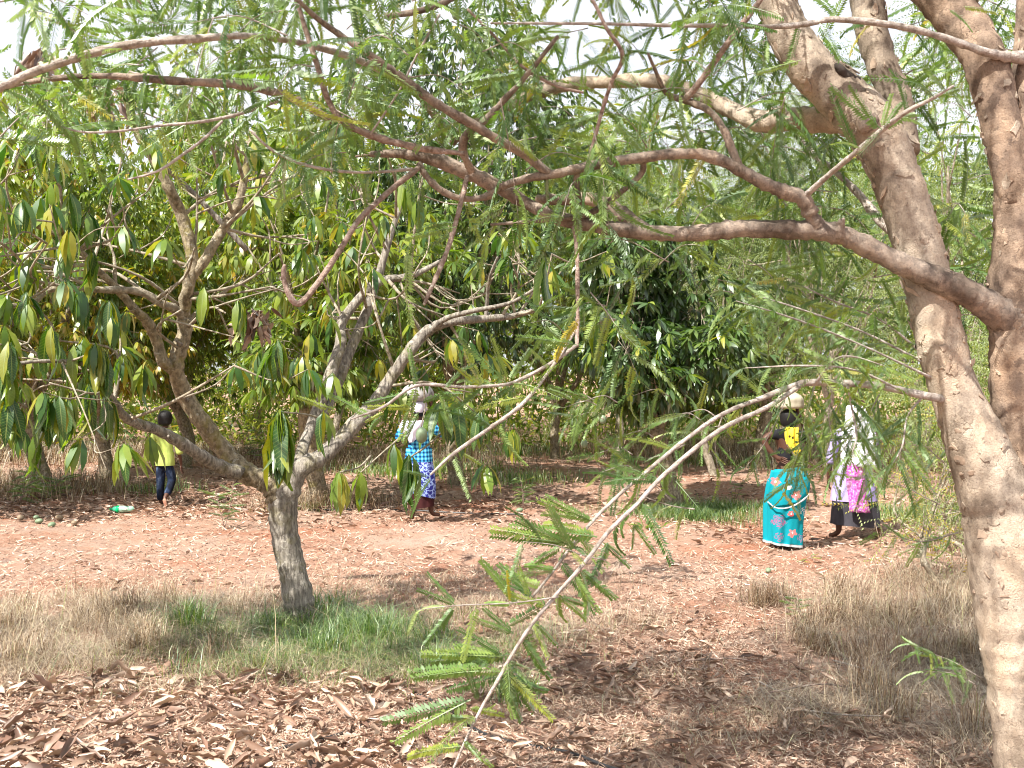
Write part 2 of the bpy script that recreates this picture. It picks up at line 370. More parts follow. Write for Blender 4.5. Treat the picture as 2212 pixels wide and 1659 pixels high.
leaf_variants = [near_leaf_mesh(dr, .25 if k % 2 else .45, tw, k, M_leaf_near, wave=.06) for k, (dr, tw) in enumerate([(.10, .1), (.25, -.3), (.45, .3), (.18, .5), (.6, -.2), (.32, 0)])]
frond_data = [near_frond_data(24, dr, .125, k) for k, dr in enumerate([.08, .22, .4, .6])]
frond_variants = [make_mesh('frond', V, None, Q, M_fth_near, np.full(len(Q), .5), smooth=False) for V, Q in frond_data]
dead_variants = [near_leaf_mesh(dr, fo, tw, 40 + k, M_dead_o, sec=6, wave=.14, wid=.13) for k, (dr, fo, tw) in enumerate([(.3, .9, .8), (-.35, 1.2, -.6), (.5, .6, 1.2), (-.15, 1.5, .2), (.1, .3, -1.4)])]

def place(name, me, parent, pos, d, up, sc):
    o = bpy.data.objects.new(name, me); C.objects.link(o)
    y = norm(np.asarray(d, float)); x = np.cross(y, up); x = x / (np.linalg.norm(x) + 1e-9); z = np.cross(x, y)
    org = world_of(parent) if parent is not None else np.zeros(3)
    M = Matrix(((x[0] * sc, y[0] * sc, z[0] * sc, pos[0] - org[0]), (x[1] * sc, y[1] * sc, z[1] * sc, pos[1] - org[1]), (x[2] * sc, y[2] * sc, z[2] * sc, pos[2] - org[2]), (0, 0, 0, 1)))
    if parent is not None: o.parent = parent
    o.matrix_basis = M; return o
def in_view(p, m=0.0):
    d = p[1]
    if d < 0.3: return False
    u = 1106 + p[0] / d * F; v = 800 - (p[2] - CAM_H) / d * F
    return -m < u < 2212 + m and -m < v < 1659 + m
def scatter_parts(items, variants, name, parent, limit, stuff_name, stuff_mat, kind_data=None, thin_template=None, rng=None):
    """items: (pos, dir, up, L). The ones that show largest become parts of their own, the rest one joined part."""
    key = [(-(it[3] / max(it[0][1], .5)) if in_view(it[0], 40) else 0, i) for i, it in enumerate(items)]
    key.sort(); n = 0; rest = []
    for k, i in key:
        it = items[i]
        if n < limit and k < 0:
            place(name, variants[int(rng.integers(len(variants)))], parent, it[0], it[1], it[2], it[3]); n += 1
        else: rest.append(it)
    if rest:
        mb = MB()
        if kind_data is not None:
            for vi, (V, Q) in enumerate(kind_data):
                sub = rest[vi::len(kind_data)]
                if sub: batch(mb, np.array([s[0] for s in sub]), np.array([s[1] for s in sub]), np.array([s[2] for s in sub]), np.array([s[3] for s in sub]), np.array([s[3] for s in sub]), V, [], Q, rng.random(len(sub)))
        else:
            L = np.array([s[3] for s in rest])
            batch(mb, np.array([s[0] for s in rest]), np.array([s[1] for s in rest]), np.array([s[2] for s in rest]), L, L * .25, *thin_template, rng.random(len(rest)))
        mb.build(stuff_name, stuff_mat, parent, 'stuff')

def rosette(rng, p, axis, n=10, L=.21, hang=1.0):
    out_ = []; ph0 = rng.uniform(0, 6.28)
    for i in range(n):
        ph = ph0 + i * 2.4 + rng.normal(0, .2); h = np.array([math.cos(ph), math.sin(ph), 0])
        d = norm(h * rng.uniform(.35, .8) + axis * .35 + np.array([0, 0, -hang * rng.uniform(.5, 1.5)]))
        up = norm(h * .8 + np.array([0, 0, .6]) + rng.normal(0, .15, 3))
        out_.append((p + rng.normal(0, .006, 3) + h * .01, d, up, L * rng.uniform(.75, 1.15)))
    return out_

def crown_points(rng, c, R, H, nb, rb):
    """clump centres spread through an uneven crown"""
    o = []
    while len(o) < nb:
        q = rng.uniform(-1, 1, 3)
        if q.dot(q) < 1 and (q.dot(q) > .15): o.append(c + q * np.array([R, R, H]))
    return np.array(o), rng.uniform(rb * .6, rb * 1.2, nb)

def limb_tree(rng, base, fork_z, r0, tips, parent, bark, nlimb=5, trunk_lean=.15, n=8):
    """trunk and limbs as parts, twigs as one joined part"""
    top = base + np.array([rng.normal(0, trunk_lean), rng.normal(0, trunk_lean), fork_z])
    mid = (base + top) / 2 + rng.normal(0, .05, 3)
    V, T, Q, *_ = tube([base - (0, 0, .08), base + (0, 0, .1), mid, top], [r0 * 1.3, r0 * 1.08, r0, r0 * .95], n + 2, 5, .07, int(rng.integers(1e6)))
    MB().add(V, T, Q).build('trunk', bark, parent)
    order = np.argsort(np.arctan2(tips[:, 1] - top[1], tips[:, 0] - top[0])); groups = np.array_split(order, nlimb); tw = MB()
    for g in groups:
        if len(g) == 0: continue
        cen = tips[g].mean(0); m1 = top + (cen - top) * .45 + rng.normal(0, .12, 3) + (0, 0, .1)
        V, T, Q, X, _, R = tube([top - (0, 0, .05), top + (cen - top) * .2 + rng.normal(0, .05, 3), m1, cen], [r0 * .62, r0 * .5, r0 * .36, r0 * .16], n, 5, .08, int(rng.integers(1e6)))
        MB().add(V, T, Q).build('limb', bark, parent)
        for t in tips[g]:
            s = X[int(rng.integers(len(X) // 3, len(X)))]; mm = (s + t) / 2 + rng.normal(0, .12, 3)
            V, T, Q, *_ = tube([s, mm, t], [r0 * .2, r0 * .13, r0 * .05], 4, 3, .08, int(rng.integers(1e6))); tw.add(V, T, Q)
            for _k in range(3):
                e = t + norm(rng.normal(0, 1, 3)) * rng.uniform(.3, .7); V, T, Q, *_ = tube([mm * .4 + t * .6, (t + e) / 2 + rng.normal(0, .05, 3), e], [r0 * .07, r0 * .05, r0 * .025], 3, 2, .05, int(rng.integers(1e6))); tw.add(V, T, Q)
    tw.build('twigs', M_mtwig, parent, 'stuff'); return top

def mango_tree(seed, x, y, h, R, zb, label, r0=.12, nros=1100, nb=26, dark=False, fork=1.1, nleafobj=0, tb=0.0, group='mango trees of the orchard', L=.215, keepout=None):
    rng = np.random.default_rng(seed); base = np.array([x, y, float(gz(x, y))]); root = empty('mango_tree', base, label, 'tree', group)
    c = np.array([x, y, (h + zb) / 2]); cen, rb = crown_points(rng, c, R * .8, (h - zb) / 2 * .85, nb, min(R, (h - zb) / 2) * .42)
    limb_tree(rng, base, fork, r0, cen, root, M_mbark2); nros = int(nros * (1.4 if y < 19 else 2.1)); L = L * (1.0 if y < 16 else .85); tmpl = FAR_LEAF if y < 19 else DIAMOND
    k = rng.integers(0, nb, nros); q = norm(rng.normal(0, 1, (nros, 3))); q[:, 2] = q[:, 2] * .8 + .1
    pos = cen[k] + q * (rb[k] * rng.uniform(.55, 1.1, nros))[:, None]
    pos[:, 2] = np.maximum(pos[:, 2], zb + rng.uniform(-.1, .3, nros))
    nl = 9; ph = rng.uniform(0, 6.28, (nros, 1)) + np.arange(nl)[None] * 2.4
    hx = np.stack([np.cos(ph), np.sin(ph), np.zeros_like(ph)], -1)
    d = hx * rng.uniform(.35, .9, (nros, nl, 1)) + q[:, None, :] * .45 + np.array([0, 0, -1.0]) * rng.uniform(.1, 1.1, (nros, nl, 1))
    up = hx * .6 + np.array([0, 0, .8]) + rng.normal(0, .25, (nros, nl, 3))
    Ls = L * rng.uniform(.7, 1.2, nros * nl)
    clump = rng.random(nb)[k]; ti = np.clip(np.repeat(clump * .55, nl) + rng.uniform(0, .5, nros * nl) + tb, 0, 1)
    pp = np.repeat(pos, nl, 0); d = d.reshape(-1, 3); up = up.reshape(-1, 3)
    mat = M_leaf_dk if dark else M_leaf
    if keepout is not None:
        ok = keepout(pp); pp, d, up, Ls, ti = pp[ok], d[ok], up[ok], Ls[ok], ti[ok]
    if nleafobj:
        # the leaves that face the camera and are nearest
        near = np.argsort(pp[:, 1] + rng.uniform(0, .6, len(pp)))[:nleafobj]; m = np.ones(len(pp), bool); m[near] = False
        for i in near: place('leaf', leaf_variants[int(rng.integers(6))], root, pp[i], d[i], norm(up[i]), Ls[i])
        pp, d, up, Ls, ti = pp[m], d[m], up[m], Ls[m], ti[m]
    mb = MB(); batch(mb, pp, d, norm(up), Ls, Ls * .27, *tmpl, ti); mb.build('crown', mat, root, 'stuff'); return root

def feather_tree(seed, x, y, h, R, zb, label, r0=.07, nsp=420, nb=18, fork=1.3, L=.24, nf=9, tb=0.0, tmpl=None, group='feathery trees behind the clearing', bark=None, cat='tree', name='feathery_tree'):
    rng = np.random.default_rng(seed); base = np.array([x, y, float(gz(x, y))]); root = empty(name, base, label, cat, group)
    c = np.array([x, y, (h + zb) / 2]); cen, rb = crown_points(rng, c, R * .85, (h - zb) / 2 * .9, nb, min(R, (h - zb) / 2) * .45)
    limb_tree(rng, base, fork, r0, cen, root, bark or M_mtwig, 4)
    k = rng.integers(0, nb, nsp); q = norm(rng.normal(0, 1, (nsp, 3))); pos = cen[k] + q * (rb[k] * rng.uniform(.3, 1.15, nsp))[:, None]
    ax = norm(q + np.array([0, 0, .2]) + rng.normal(0, .3, (nsp, 3))); tl = L * 1.6
    s = np.linspace(0, 1, nf)[None, :, None]; base_p = pos[:, None, :] + ax[:, None, :] * s * tl + np.array([0, 0, -.25 * tl]) * s * s
    ph = np.arange(nf)[None, :] * 2.5 + rng.uniform(0, 6, (nsp, 1)); hx = np.stack([np.cos(ph), np.sin(ph), np.zeros_like(ph)], -1)
    d = hx * .9 + ax[:, None, :] * .7 + np.array([0, 0, -.25]) + rng.normal(0, .15, (nsp, nf, 3)); up = np.array([0, -.25, .8]) + rng.normal(0, .6, (nsp, nf, 3))
    Ls = L * rng.uniform(.7, 1.15, nsp * nf); ti = np.clip(np.repeat(rng.random(nb)[k] * .4, nf) + rng.uniform(0, .58, nsp * nf) + tb, 0, 1)
    mb = MB(); batch(mb, base_p.reshape(-1, 3), d.reshape(-1, 3), norm(up.reshape(-1, 3)), Ls, Ls, *(tmpl or FAR_FROND), ti); mb.build('crown', M_fth, root, 'stuff'); return root
# ---------------------------------------------------------------- ground
def ground_mat():
    m, n = new_mat('ground'); pos = N_(n, 'ShaderNodeTexCoord').outputs['Object']
    big = noise(n, 0.55, 5, pos); mid = noise(n, 4.0, 6, pos, rough=.7); fine = noise(n, 55, 6, pos, rough=.8); grit = noise(n, 190, 3, pos)
    a = ramp(n, [(0.36, (0.37, 0.165, 0.10)), (0.5, (0.41, 0.26, 0.19)), (0.64, (0.45, 0.325, 0.26))])
    n.links.new(math_(n, 'ADD', math_(n, 'MULTIPLY', big.outputs['Fac'], .55), math_(n, 'MULTIPLY', mid.outputs['Fac'], .45)), a.inputs['Fac'])
    b = ramp(n, [(0.30, (.45, .42, .40)), (0.48, (1, 1, 1)), (0.70, (1.3, 1.27, 1.25))]); n.links.new(fine.outputs['Fac'], b.inputs['Fac'])
    col = mixc(n, 1.0, a.outputs['Color'], b.outputs['Color'], 'MULTIPLY')
    g = noise(n, 1.3, 5, pos, rough=.7); gr = ramp(n, [(0.63, (0, 0, 0)), (0.70, (1, 1, 1))]); n.links.new(g.outputs['Fac'], gr.inputs['Fac'])
    col = mixc(n, math_(n, 'MULTIPLY', gr.outputs['Color'], .55), col, (0.25, 0.215, 0.20))
    h = math_(n, 'ADD', math_(n, 'MULTIPLY', fine.outputs['Fac'], 1.0), math_(n, 'ADD', math_(n, 'MULTIPLY', grit.outputs['Fac'], .4), math_(n, 'MULTIPLY', mid.outputs['Fac'], 1.2)))
    princ(n, col, 0.95, h, 0.9, 0.03, 0.1); return m
def axis(stops):
    o = []
    for a, b, s in stops: o += list(np.arange(a, b, s))
    o.append(stops[-1][1]); return np.array(o)
gx = axis([(-400, -60, 34), (-60, -12, 2), (-12, -5, .25), (-5, 5, .075), (5, 12, .25), (12, 60, 2), (60, 400, 34)])
gy = axis([(-60, -4, 4), (-4, 4.5, .5), (4.5, 12, .075), (12, 22, .16), (22, 60, 1), (60, 700, 32)])
X, Y = np.meshgrid(gx, gy); rg = np.random.default_rng(5)
Z = gz(X, Y) + np.where((np.abs(X) < 5.2) & (Y > 4.4) & (Y < 22), rg.normal(0, .006, X.shape), 0)
idx = np.arange(X.size).reshape(X.shape); Q = np.stack([idx[:-1, :-1], idx[:-1, 1:], idx[1:, 1:], idx[1:, :-1]], -1).reshape(-1, 4)
link('ground', make_mesh('ground', np.stack([X, Y, Z], -1).reshape(-1, 3), None, Q, ground_mat()), None, 'structure')

def rnd_ellipse(rng, cx, cy, rx, ry, n, edge=.5):
    a = rng.uniform(0, 2 * PI, n); r = rng.uniform(0, 1, n) ** edge; return cx + rx * r * np.cos(a), cy + ry * r * np.sin(a)
def blades(mb, rng, x, y, h, wd, lean, tint, z0=0):
    """curved two-part blades, lean = how far they lie over"""
    n = len(x); a = rng.uniform(0, 2 * PI, n); dx, dy = np.cos(a), np.sin(a); z = gz(x, y) + z0
    h = h * rng.uniform(.5, 1.2, n); ln = lean * rng.uniform(.2, 1.4, n); p0 = np.stack([x, y, z], -1)
    side = np.stack([-dy, dx, np.zeros(n)], -1) * (wd * rng.uniform(.7, 1.3, n))[:, None]
    d = np.stack([dx, dy, np.zeros(n)], -1)
    p1 = p0 + d * (h * ln * .35)[:, None] + np.array([0, 0, 1.0]) * (h * .6)[:, None]
    p2 = p0 + d * (h * ln)[:, None] + side / (wd) * (h * rng.normal(0, .35, n))[:, None] * min(1.0, lean * .6) + np.array([0, 0, 1.0]) * (h * (1 - .35 * np.minimum(ln, 1.6)))[:, None]
    V = np.stack([p0 - side, p0 + side, p1 - side * .7, p1 + side * .7, p2], 1).reshape(-1, 3); o = (np.arange(n) * 5)[:, None]
    mb.add(V, np.array([[2, 3, 4]]) + o, np.array([[0, 1, 3, 2]]) + o, tint, tint)

# straw and chaff lying on the ground
rng = np.random.default_rng(11)
nS = 170000
u = rng.uniform(-150, 2362, nS); v = 850 + 830 * rng.uniform(0, 1, nS) ** .55; _k = rng.random(nS) < .10; v[_k] = rng.uniform(1470, 1690, _k.sum()); u[_k] = rng.uniform(-150, 1300, _k.sum()); d = 4560 / (v - 800); x = (u - 1106) / F * d; y = d
_m = np.sin(x * 1.7 + .6) * np.cos(y * 1.25) + .6 * np.sin(x * 3.9 - y * 2.6) + rng.normal(0, .45, nS) < .85; x, y, d = x[_m], y[_m], d[_m]; nS = len(x); a = rng.uniform(0, PI, nS) ; pos = np.stack([x, y, gz(x, y) + rng.uniform(.003, .022, nS)], -1)
dr = np.stack([np.cos(a), np.sin(a), rng.normal(0, .25, nS)], -1); upv = np.stack([rng.normal(0, .5, nS), rng.normal(0, .5, nS), np.ones(nS)], -1)
mb = MB(); batch(mb, pos, dr, norm(upv), rng.uniform(.02, .075, nS) * np.clip(d / 8, .8, 2.2), rng.uniform(.004, .011, nS) * np.clip(d / 8, .8, 2.5), [(-.5, 0, 0), (.5, 0, 0), (.1, 1, .05)], [(0, 1, 2)], [], rng.random(nS))
tag(mb.build('straw_litter', M_straw, None, 'stuff'), 'pale pink broken straw and chaff strewn over the red earth')

# mango leaf litter: dense bottom left, under the far trees, thinner elsewhere
xs = []; ys = []
def lit(u0, u1, v0, v1, n):
    u = rng.uniform(u0, u1, n); v = rng.uniform(v0, v1, n); d = 4560 / (v - 800); xs.append((u - 1106) / F * d); ys.append(d)
lit(-100, 900, 1470, 1700, 1500); lit(850, 1500, 1440, 1700, 700); lit(1000, 1560, 1330, 1500, 600); lit(1500, 2300, 1330, 1700, 700); lit(-100, 2300, 1180, 1330, 240)
lit(-100, 900, 940, 1105, 3600); lit(900, 2300, 900, 1100, 3600); lit(-100, 600, 1050, 1125, 1800); lit(1500, 2300, 1120, 1180, 700); lit(600,1500,1080,1140,700)
x = np.concatenate(xs); y = np.concatenate(ys); n = len(x)
key = np.argsort(y + rng.uniform(0, .8, n)); x, y = x[key], y[key]
a = rng.uniform(0, 2 * PI, n); L = np.where(rng.random(n) < .5, rng.uniform(.03, .09, n), rng.uniform(.09, .175, n)) * np.where((x > -.6) & (y < 10), .8, 1)
pos = np.stack([x, y, gz(x, y) + rng.uniform(.012, .045, n)], -1); dr = np.stack([np.cos(a), np.sin(a), rng.normal(0, .22, n)], -1); upv = norm(np.stack([rng.normal(0, .65, n), rng.normal(0, .65, n), np.ones(n)], -1))
NB = 300
_big = np.argsort(-(L / y) * ((y < 9) & (np.abs(x) < y * .47))); pos, dr, upv, L = pos[_big], dr[_big], upv[_big], L[_big]
for i in range(NB):
    o = place('fallen_leaf', dead_variants[int(rng.integers(5))], None, pos[i], dr[i], upv[i], L[i])
    tag(o, 'curled brown fallen mango leaf lying in the near leaf litter', 'leaf', 'fallen leaves in the near leaf litter')
CURL = ([(0, 0, 0), (-.42, .28, .16), (0, .32, 0), (.42, .28, .20), (-.38, .68, .13), (0, .66, .02), (.40, .68, .06), (.1, 1, .12)], [(0, 2, 1), (0, 3, 2), (4, 5, 7), (5, 6, 7)], [(1, 2, 5, 4), (2, 3, 6, 5)])
mb = MB(); batch(mb, pos[NB:], dr[NB:], upv[NB:], L[NB:], L[NB:] * .22, *CURL, rng.random(n - NB))
tag(mb.build('leaf_litter', M_dead, None, 'stuff'), 'brown and pinkish dry mango leaf litter covering the ground under the trees')

# grasses
def patch(mb, cx, cy, rx, ry, n, h, wd, lean, t0=0., t1=1., edge=.6):
    x = cx + rng.normal(0, rx * .62, n); y = cy + rng.normal(0, ry * .62, n)
    q = np.sin(x * 7 + 1) * np.cos(y * 6.3) + np.sin(x * 3.1 - y * 4.7) + rng.normal(0, .9, n); ok = q > -.5; x, y = x[ok], y[ok]; n = len(x); h = h * (1 + .35 * np.sin(x * 5) * np.cos(y * 4.1))
    blades(mb, rng, x, y, h, wd, lean, rng.uniform(t0, t1, n))
mb = MB()
patch(mb, -1.15, 7.5, .95, .6, 11000, .16, .0019, 1.7, 0, 1); patch(mb, -1.2, 7.8, .5, .4, 2600, .27, .003, 1.1, 0, .8); [patch(mb, -1.2 + rng.normal(0, .8), 7.6 + rng.normal(0, .4), .10, .10, 260, .26, .0026, .9, 0, .9) for _ in range(16)]; patch(mb, -1.9, 7.5, .6, .5, 3500, .13, .002, 1, .2, 1)
g = G(1520, 1112); patch(mb, g[0], g[1], .62, .6, 6000, .17, .0035, .8, 0, .8); patch(mb, g[0] - .4, g[1] + .3, .8, .7, 1500, .14, .003, .9, .3, 1)
g = G(660, 1100); patch(mb, g[0], g[1], .5, .4, 600, .15, .003, 1, .4, 1)
for uu, vv, rr, nn in ((905, 1020, 1.2, 2500), (1130, 1040, .8, 900), (330, 1060, .6, 400), (2000, 1120, .6, 1500), (1590, 1000, 1.4, 1500), (1100, 980, 1.5, 2500)):
    g = G(uu, vv); patch(mb, g[0], g[1], rr, rr * .8, nn, .25, .006, .8, .1, 1)
tag(mb.build('green_grass', M_grass, None, 'stuff'), 'fresh green grass growing round the foot of the near mango tree')
mb = MB()
patch(mb, -2.9, 8.1, 1.5, 1.0, 15000, .17, .0016, 2.4); patch(mb, -1.9, 8.6, 1.3, .6, 5000, .15, .0016, 2.2); patch(mb, -3.6, 7.2, 1.2, .8, 5000, .15, .0017, 2.4); patch(mb, -2.0, 7.3, 1.3, .6, 6000, .12, .0016, 2.2)
patch(mb, .15, 8.3, .9, 1.0, 4500, .13, .0016, 2.2); patch(mb, -.3, 9.7, 1.5, .6, 2500, .12, .0016, 2.2); patch(mb, -2.6, 8.0, 1.6, .9, 500, .42, .0018, .8); [patch(mb, rng.uniform(-4, -1.8), rng.uniform(7, 8.8), .12, .12, 240, .28, .0018, 1.1) for _ in range(26)]; [patch(mb, rng.uniform(2.0, 3.6), rng.uniform(5.6, 9), .12, .12, 260, .34, .0018, 1.1) for _ in range(26)]; patch(mb, 2.9, 7.6, .9, 1.4, 260, .5, .0016, .7)
patch(mb, 3.0, 7.5, .85, 1.3, 7000, .22, .0015, 2.2); patch(mb, 2.5, 6.0, .8, .8, 5500, .16, .0015, 2.6); patch(mb, 4.0, 9.2, .8, 1.1, 6500, .24, .002, 2.0); patch(mb, 1.3, 6.2, 1.0, .7, 4500, .10, .0015, 2.4)
patch(mb, 5.4, 11.5, .8, 1.6, 4000, .35, .0025, 1.6)
for uu, vv, rr, nn, hh in ((700, 1095, .7, 3500, .35), (60, 1060, 1.4, 6000, .4), (110, 990, 2.2, 7000, .45), (1600, 990, 2.5, 7000, .5), (850, 1000, 2, 4500, .4), (1330, 960, 3, 4000, .4), (2050, 1010, 2.5, 6000, .5), (480, 985, 2.0, 4000, .35), (1980, 960, 4, 5000, .5), (1750, 940, 5, 5000, .6)):
    g = G(uu, vv); patch(mb, g[0], g[1], rr, rr * .7, nn, hh, .0022 * g[1] / 10, 1.0)
patch(mb, -1.15, 7.4, 1.0, .6, 4500, .15, .0016, 2.2); patch(mb, -.6, 7.9, .6, .4, 1500, .14, .0016, 2.0)
tag(mb.build('dry_grass', M_dry, None, 'stuff'), 'tangled tan dry grass and weeds on both sides of the clearing')

# fallen twigs at lower right
for k, pts in enumerate([[(1780, 1510), (1880, 1560), (2040, 1590)], [(1640, 1490), (1740, 1540), (1780, 1590)], [(1660, 1525), (1790, 1500), (1900, 1530)], [(1800, 1430), (1900, 1480), (2030, 1540)], [(1480, 1447), (1580, 1450), (1640, 1447)], [(1700, 1545), (1830, 1575), (1960, 1570)], [(1820, 1490), (1960, 1545), (2090, 1560)]]):
    w_ = []
    for u, v in pts: g = G(u, v); w_.append(g + (0, 0, float(gz(g[0], g[1])) + rng.uniform(.015, .09)))
    V, T, Q, *_ = tube(w_, [.006, .005, .0025], 6, 6, .1, k); o = MB().add(V, T, Q).build('fallen_twig', M_twig if k % 2 else M_redtwig)
    lab = ['long bare twig lying out from the foot of the right trunk', 'short bare twig lying in the shade by the dry grass', 'thin twig lying across the other twigs in front of the grass', 'dark twig slanting down towards the right trunk', 'dark straight stick lying on the shaded red ground', 'lowest of the thin twigs in the dry grass', 'twig lying nearest to the right trunk'][k]
    tag(o, lab, 'twig', 'bare twigs fallen on the shaded ground')

# black irrigation pipes
M_pipe = simple_mat('black_pipe', (0.018, 0.018, 0.02), 0.35, 0.2, 20, 0.5)
def pipe(pts, r, label, lift=.012):
    w_ = []
    for u, v in pts: g = G(u, v); w_.append(g + (0, 0, float(gz(g[0], g[1])) + lift))
    V, T, Q, *_ = tube(w_, [r] * len(w_), 10, 14, .0, 3); X_ = V; X_[:, 2] = np.maximum(X_[:, 2], gz(X_[:, 0], X_[:, 1]) - r * .3)
    tag(MB().add(V, T, Q).build('irrigation_pipe', M_pipe), label, 'pipe', 'black irrigation pipes on the ground')
pipe([(330, 1662), (470, 1645), (610, 1628), (720, 1603), (800, 1570)], .010, 'black hose half buried in leaves at the bottom left')
pipe([(895, 1492), (960, 1525), (1040, 1572), (1130, 1597), (1230, 1620), (1330, 1650), (1450, 1668)], .010, 'black hose running under the hanging twig across the shaded ground', .02)
pipe([(560, 1103), (700, 1106), (860, 1104), (1000, 1107), (1130, 1112)], .010, 'thin black drip line on the ground behind the near mango tree')

# ---------------------------------------------------------------- near mango tree
rng = np.random.default_rng(21)
D0 = 8.1
def PP(lst):
    """[(u, v, width, distance)] -> points, radii"""
    return [P(u, v, d) for u, v, w_, d in lst], [w_ * .5 * mpu(d) for u, v, w_, d in lst]
base = G(655, 1362); nm = empty('mango_tree', (base[0], base[1], float(gz(base[0], base[1]))), 'near mango tree with a curved trunk forking low, green grass round its foot', 'tree', 'mango trees of the orchard')
def limb(name, lst, mat, parent, n=12, k=6, jit=.07, seed=0, wob=.03):
    p, r = PP(lst); V, T, Q, X, Tn, R = tube(p, r, n, k, jit, seed, wob=wob); MB().add(V, T, Q).build(name, mat, parent); return X, Tn, R
limb('trunk', [(662, 1395, 120, D0), (657, 1362, 84, D0), (652, 1335, 72, D0), (645, 1300, 66, D0), (632, 1235, 61, D0), (617, 1165, 58, D0), (610, 1105, 60, D0), (612, 1070, 56, D0), (618, 1045, 40, D0), (624, 1025, 18, D0)], M_mbark, nm, 20, 8, .045, 1, .01)
LM = {}
LM['a'] = limb('limb', [(616, 1150, 40, D0), (606, 1095, 50, D0), (590, 1056, 52, D0), (568, 1036, 50, D0), (530, 1020, 46, D0), (480, 968, 41, D0), (435, 910, 38, D0 - .1), (400, 855, 36, D0 - .1), (380, 800, 35, D0 - .2), (388, 755, 36, D0 - .2), (400, 712, 32, D0 - .2), (396, 676, 30, D0 - .2), (408, 615, 26, D0 - .3), (415, 553, 28, D0 - .3), (393, 467, 26, D0 - .3), (363, 400, 24, D0 - .4), (333, 343, 22, D0 - .4), (300, 290, 20, D0 - .4), (280, 233, 17, D0 - .4), (250, 180, 12, D0 - .4)], M_mbark2, nm, 14, 6, .07, 2)
LM['b'] = limb('limb', [(412, 600, 20, D0 - .3), (440, 565, 22, D0 - .3), (483, 493, 21, D0 - .2), (517, 433, 19, D0 - .2), (533, 350, 14, D0 - .1), (545, 290, 9, D0)], M_mbark2, nm, 12, 6, .07, 3)
LM['c'] = limb('limb', [(378, 800, 26, D0 - .2), (352, 780, 25, D0 - .3), (340, 740, 23, D0 - .3), (320, 697, 21, D0 - .4), (293, 670, 19, D0 - .5), (250, 620, 17, D0 - .6), (207, 580, 14, D0 - .7), (150, 520, 12, D0 - .8), (60, 480, 10, D0 - .9), (-30, 430, 8, D0 - 1)], M_mbark2, nm, 12, 6, .07, 4)
LM['d'] = limb('limb', [(400, 690, 20, D0 - .2), (375, 666, 19, D0 - .3), (350, 656, 18, D0 - .4), (300, 630, 17, D0 - .5), (217, 626, 15, D0 - .7), (113, 625, 14, D0 - .9), (77, 650, 12, D0 - 1), (43, 660, 11, D0 - 1.1), (-20, 656, 9, D0 - 1.2)], M_mtwig, nm, 10, 6, .08, 5)
LM['e'] = limb('limb', [(520, 1022, 30, D0 - .1), (467, 1003, 30, D0 - .2), (417, 973, 27, D0 - .4), (350, 933, 24, D0 - .6), (293, 913, 21, D0 - .8), (267, 897, 19, D0 - .9), (235, 850, 14, D0 - 1.1), (190, 790, 10, D0 - 1.3), (100, 780, 8, D0 - 1.5), (0, 790, 7, D0 - 1.6)], M_mbark, nm, 14, 6, .08, 6)
LM['f'] = limb('limb', [(622, 1150, 40, D0), (622, 1090, 46, D0), (634, 1040, 46, D0), (656, 1008, 42, D0), (693, 988, 38, D0 + .1), (737, 948, 36, D0 + .2), (770, 913, 36, D0 + .3), (804, 880, 33, D0 + .4), (847, 813, 28, D0 + .5), (880, 766, 26, D0 + .5), (920, 718, 24, D0 + .6), (970, 696, 20, D0 + .6), (1054, 688, 17, D0 + .7), (1104, 683, 14, D0 + .8), (1157, 670, 9, D0 + .8)], M_mbark, nm, 14, 6, .06, 7)
LM['g'] = limb('limb', [(634, 1050, 26, D0 + .04), (645, 1000, 26, D0 + .1), (668, 930, 22, D0 + .3), (700, 850, 26, D0 + .5), (735, 745, 22, D0 + .7), (742, 690, 20, D0 + .8), (812, 612, 18, D0 + .9), (887, 596, 14, D0 + 1), (960, 560, 9, D0 + 1.1)], M_mbark, nm, 12, 6, .06, 8)
LM['h'] = limb('limb', [(690, 905, 20, D0 + .4), (715, 860, 24, D0 + .6), (755, 760, 22, D0 + .8), (800, 650, 19, D0 + 1), (840, 520, 14, D0 + 1.1), (870, 430, 8, D0 + 1.2)], M_mbark, nm, 12, 6, .06, 9)
limb('limb', [(533, 540, 12, D0 + .4), (433, 433, 13, D0 + .3), (373, 377, 10, D0 + .2), (320, 330, 6, D0)], M_mbark, nm, 10, 6, .07, 10)
limb('limb', [(925, 722, 14, D0 + .6), (960, 690, 12, D0 + .5), (1020, 672, 11, D0 + .4), (1100, 655, 9, D0 + .3), (1160, 622, 6, D0 + .2)], M_mbark, nm, 10, 6, .07, 11)
limb('limb', [(1050, 686, 10, D0 + .7), (1052, 650, 8, D0 + .7), (1058, 600, 7, D0 + .6), (1075, 555, 5, D0 + .5)], M_mbark, nm, 8, 5, .07, 12)
for k, (uu, vv, dd) in enumerate([(390, 745, D0 - .35), (404, 865, D0 - .25), (372, 1010 - 60, D0 - .7)]):
    V, T, Q, *_ = tube([P(uu, vv, dd + .05), P(uu - 8, vv - 8, dd - .04)], [.016, .008], 8, 3, .15, k); MB().add(V, T, Q).build('knot', M_mbark, nm)

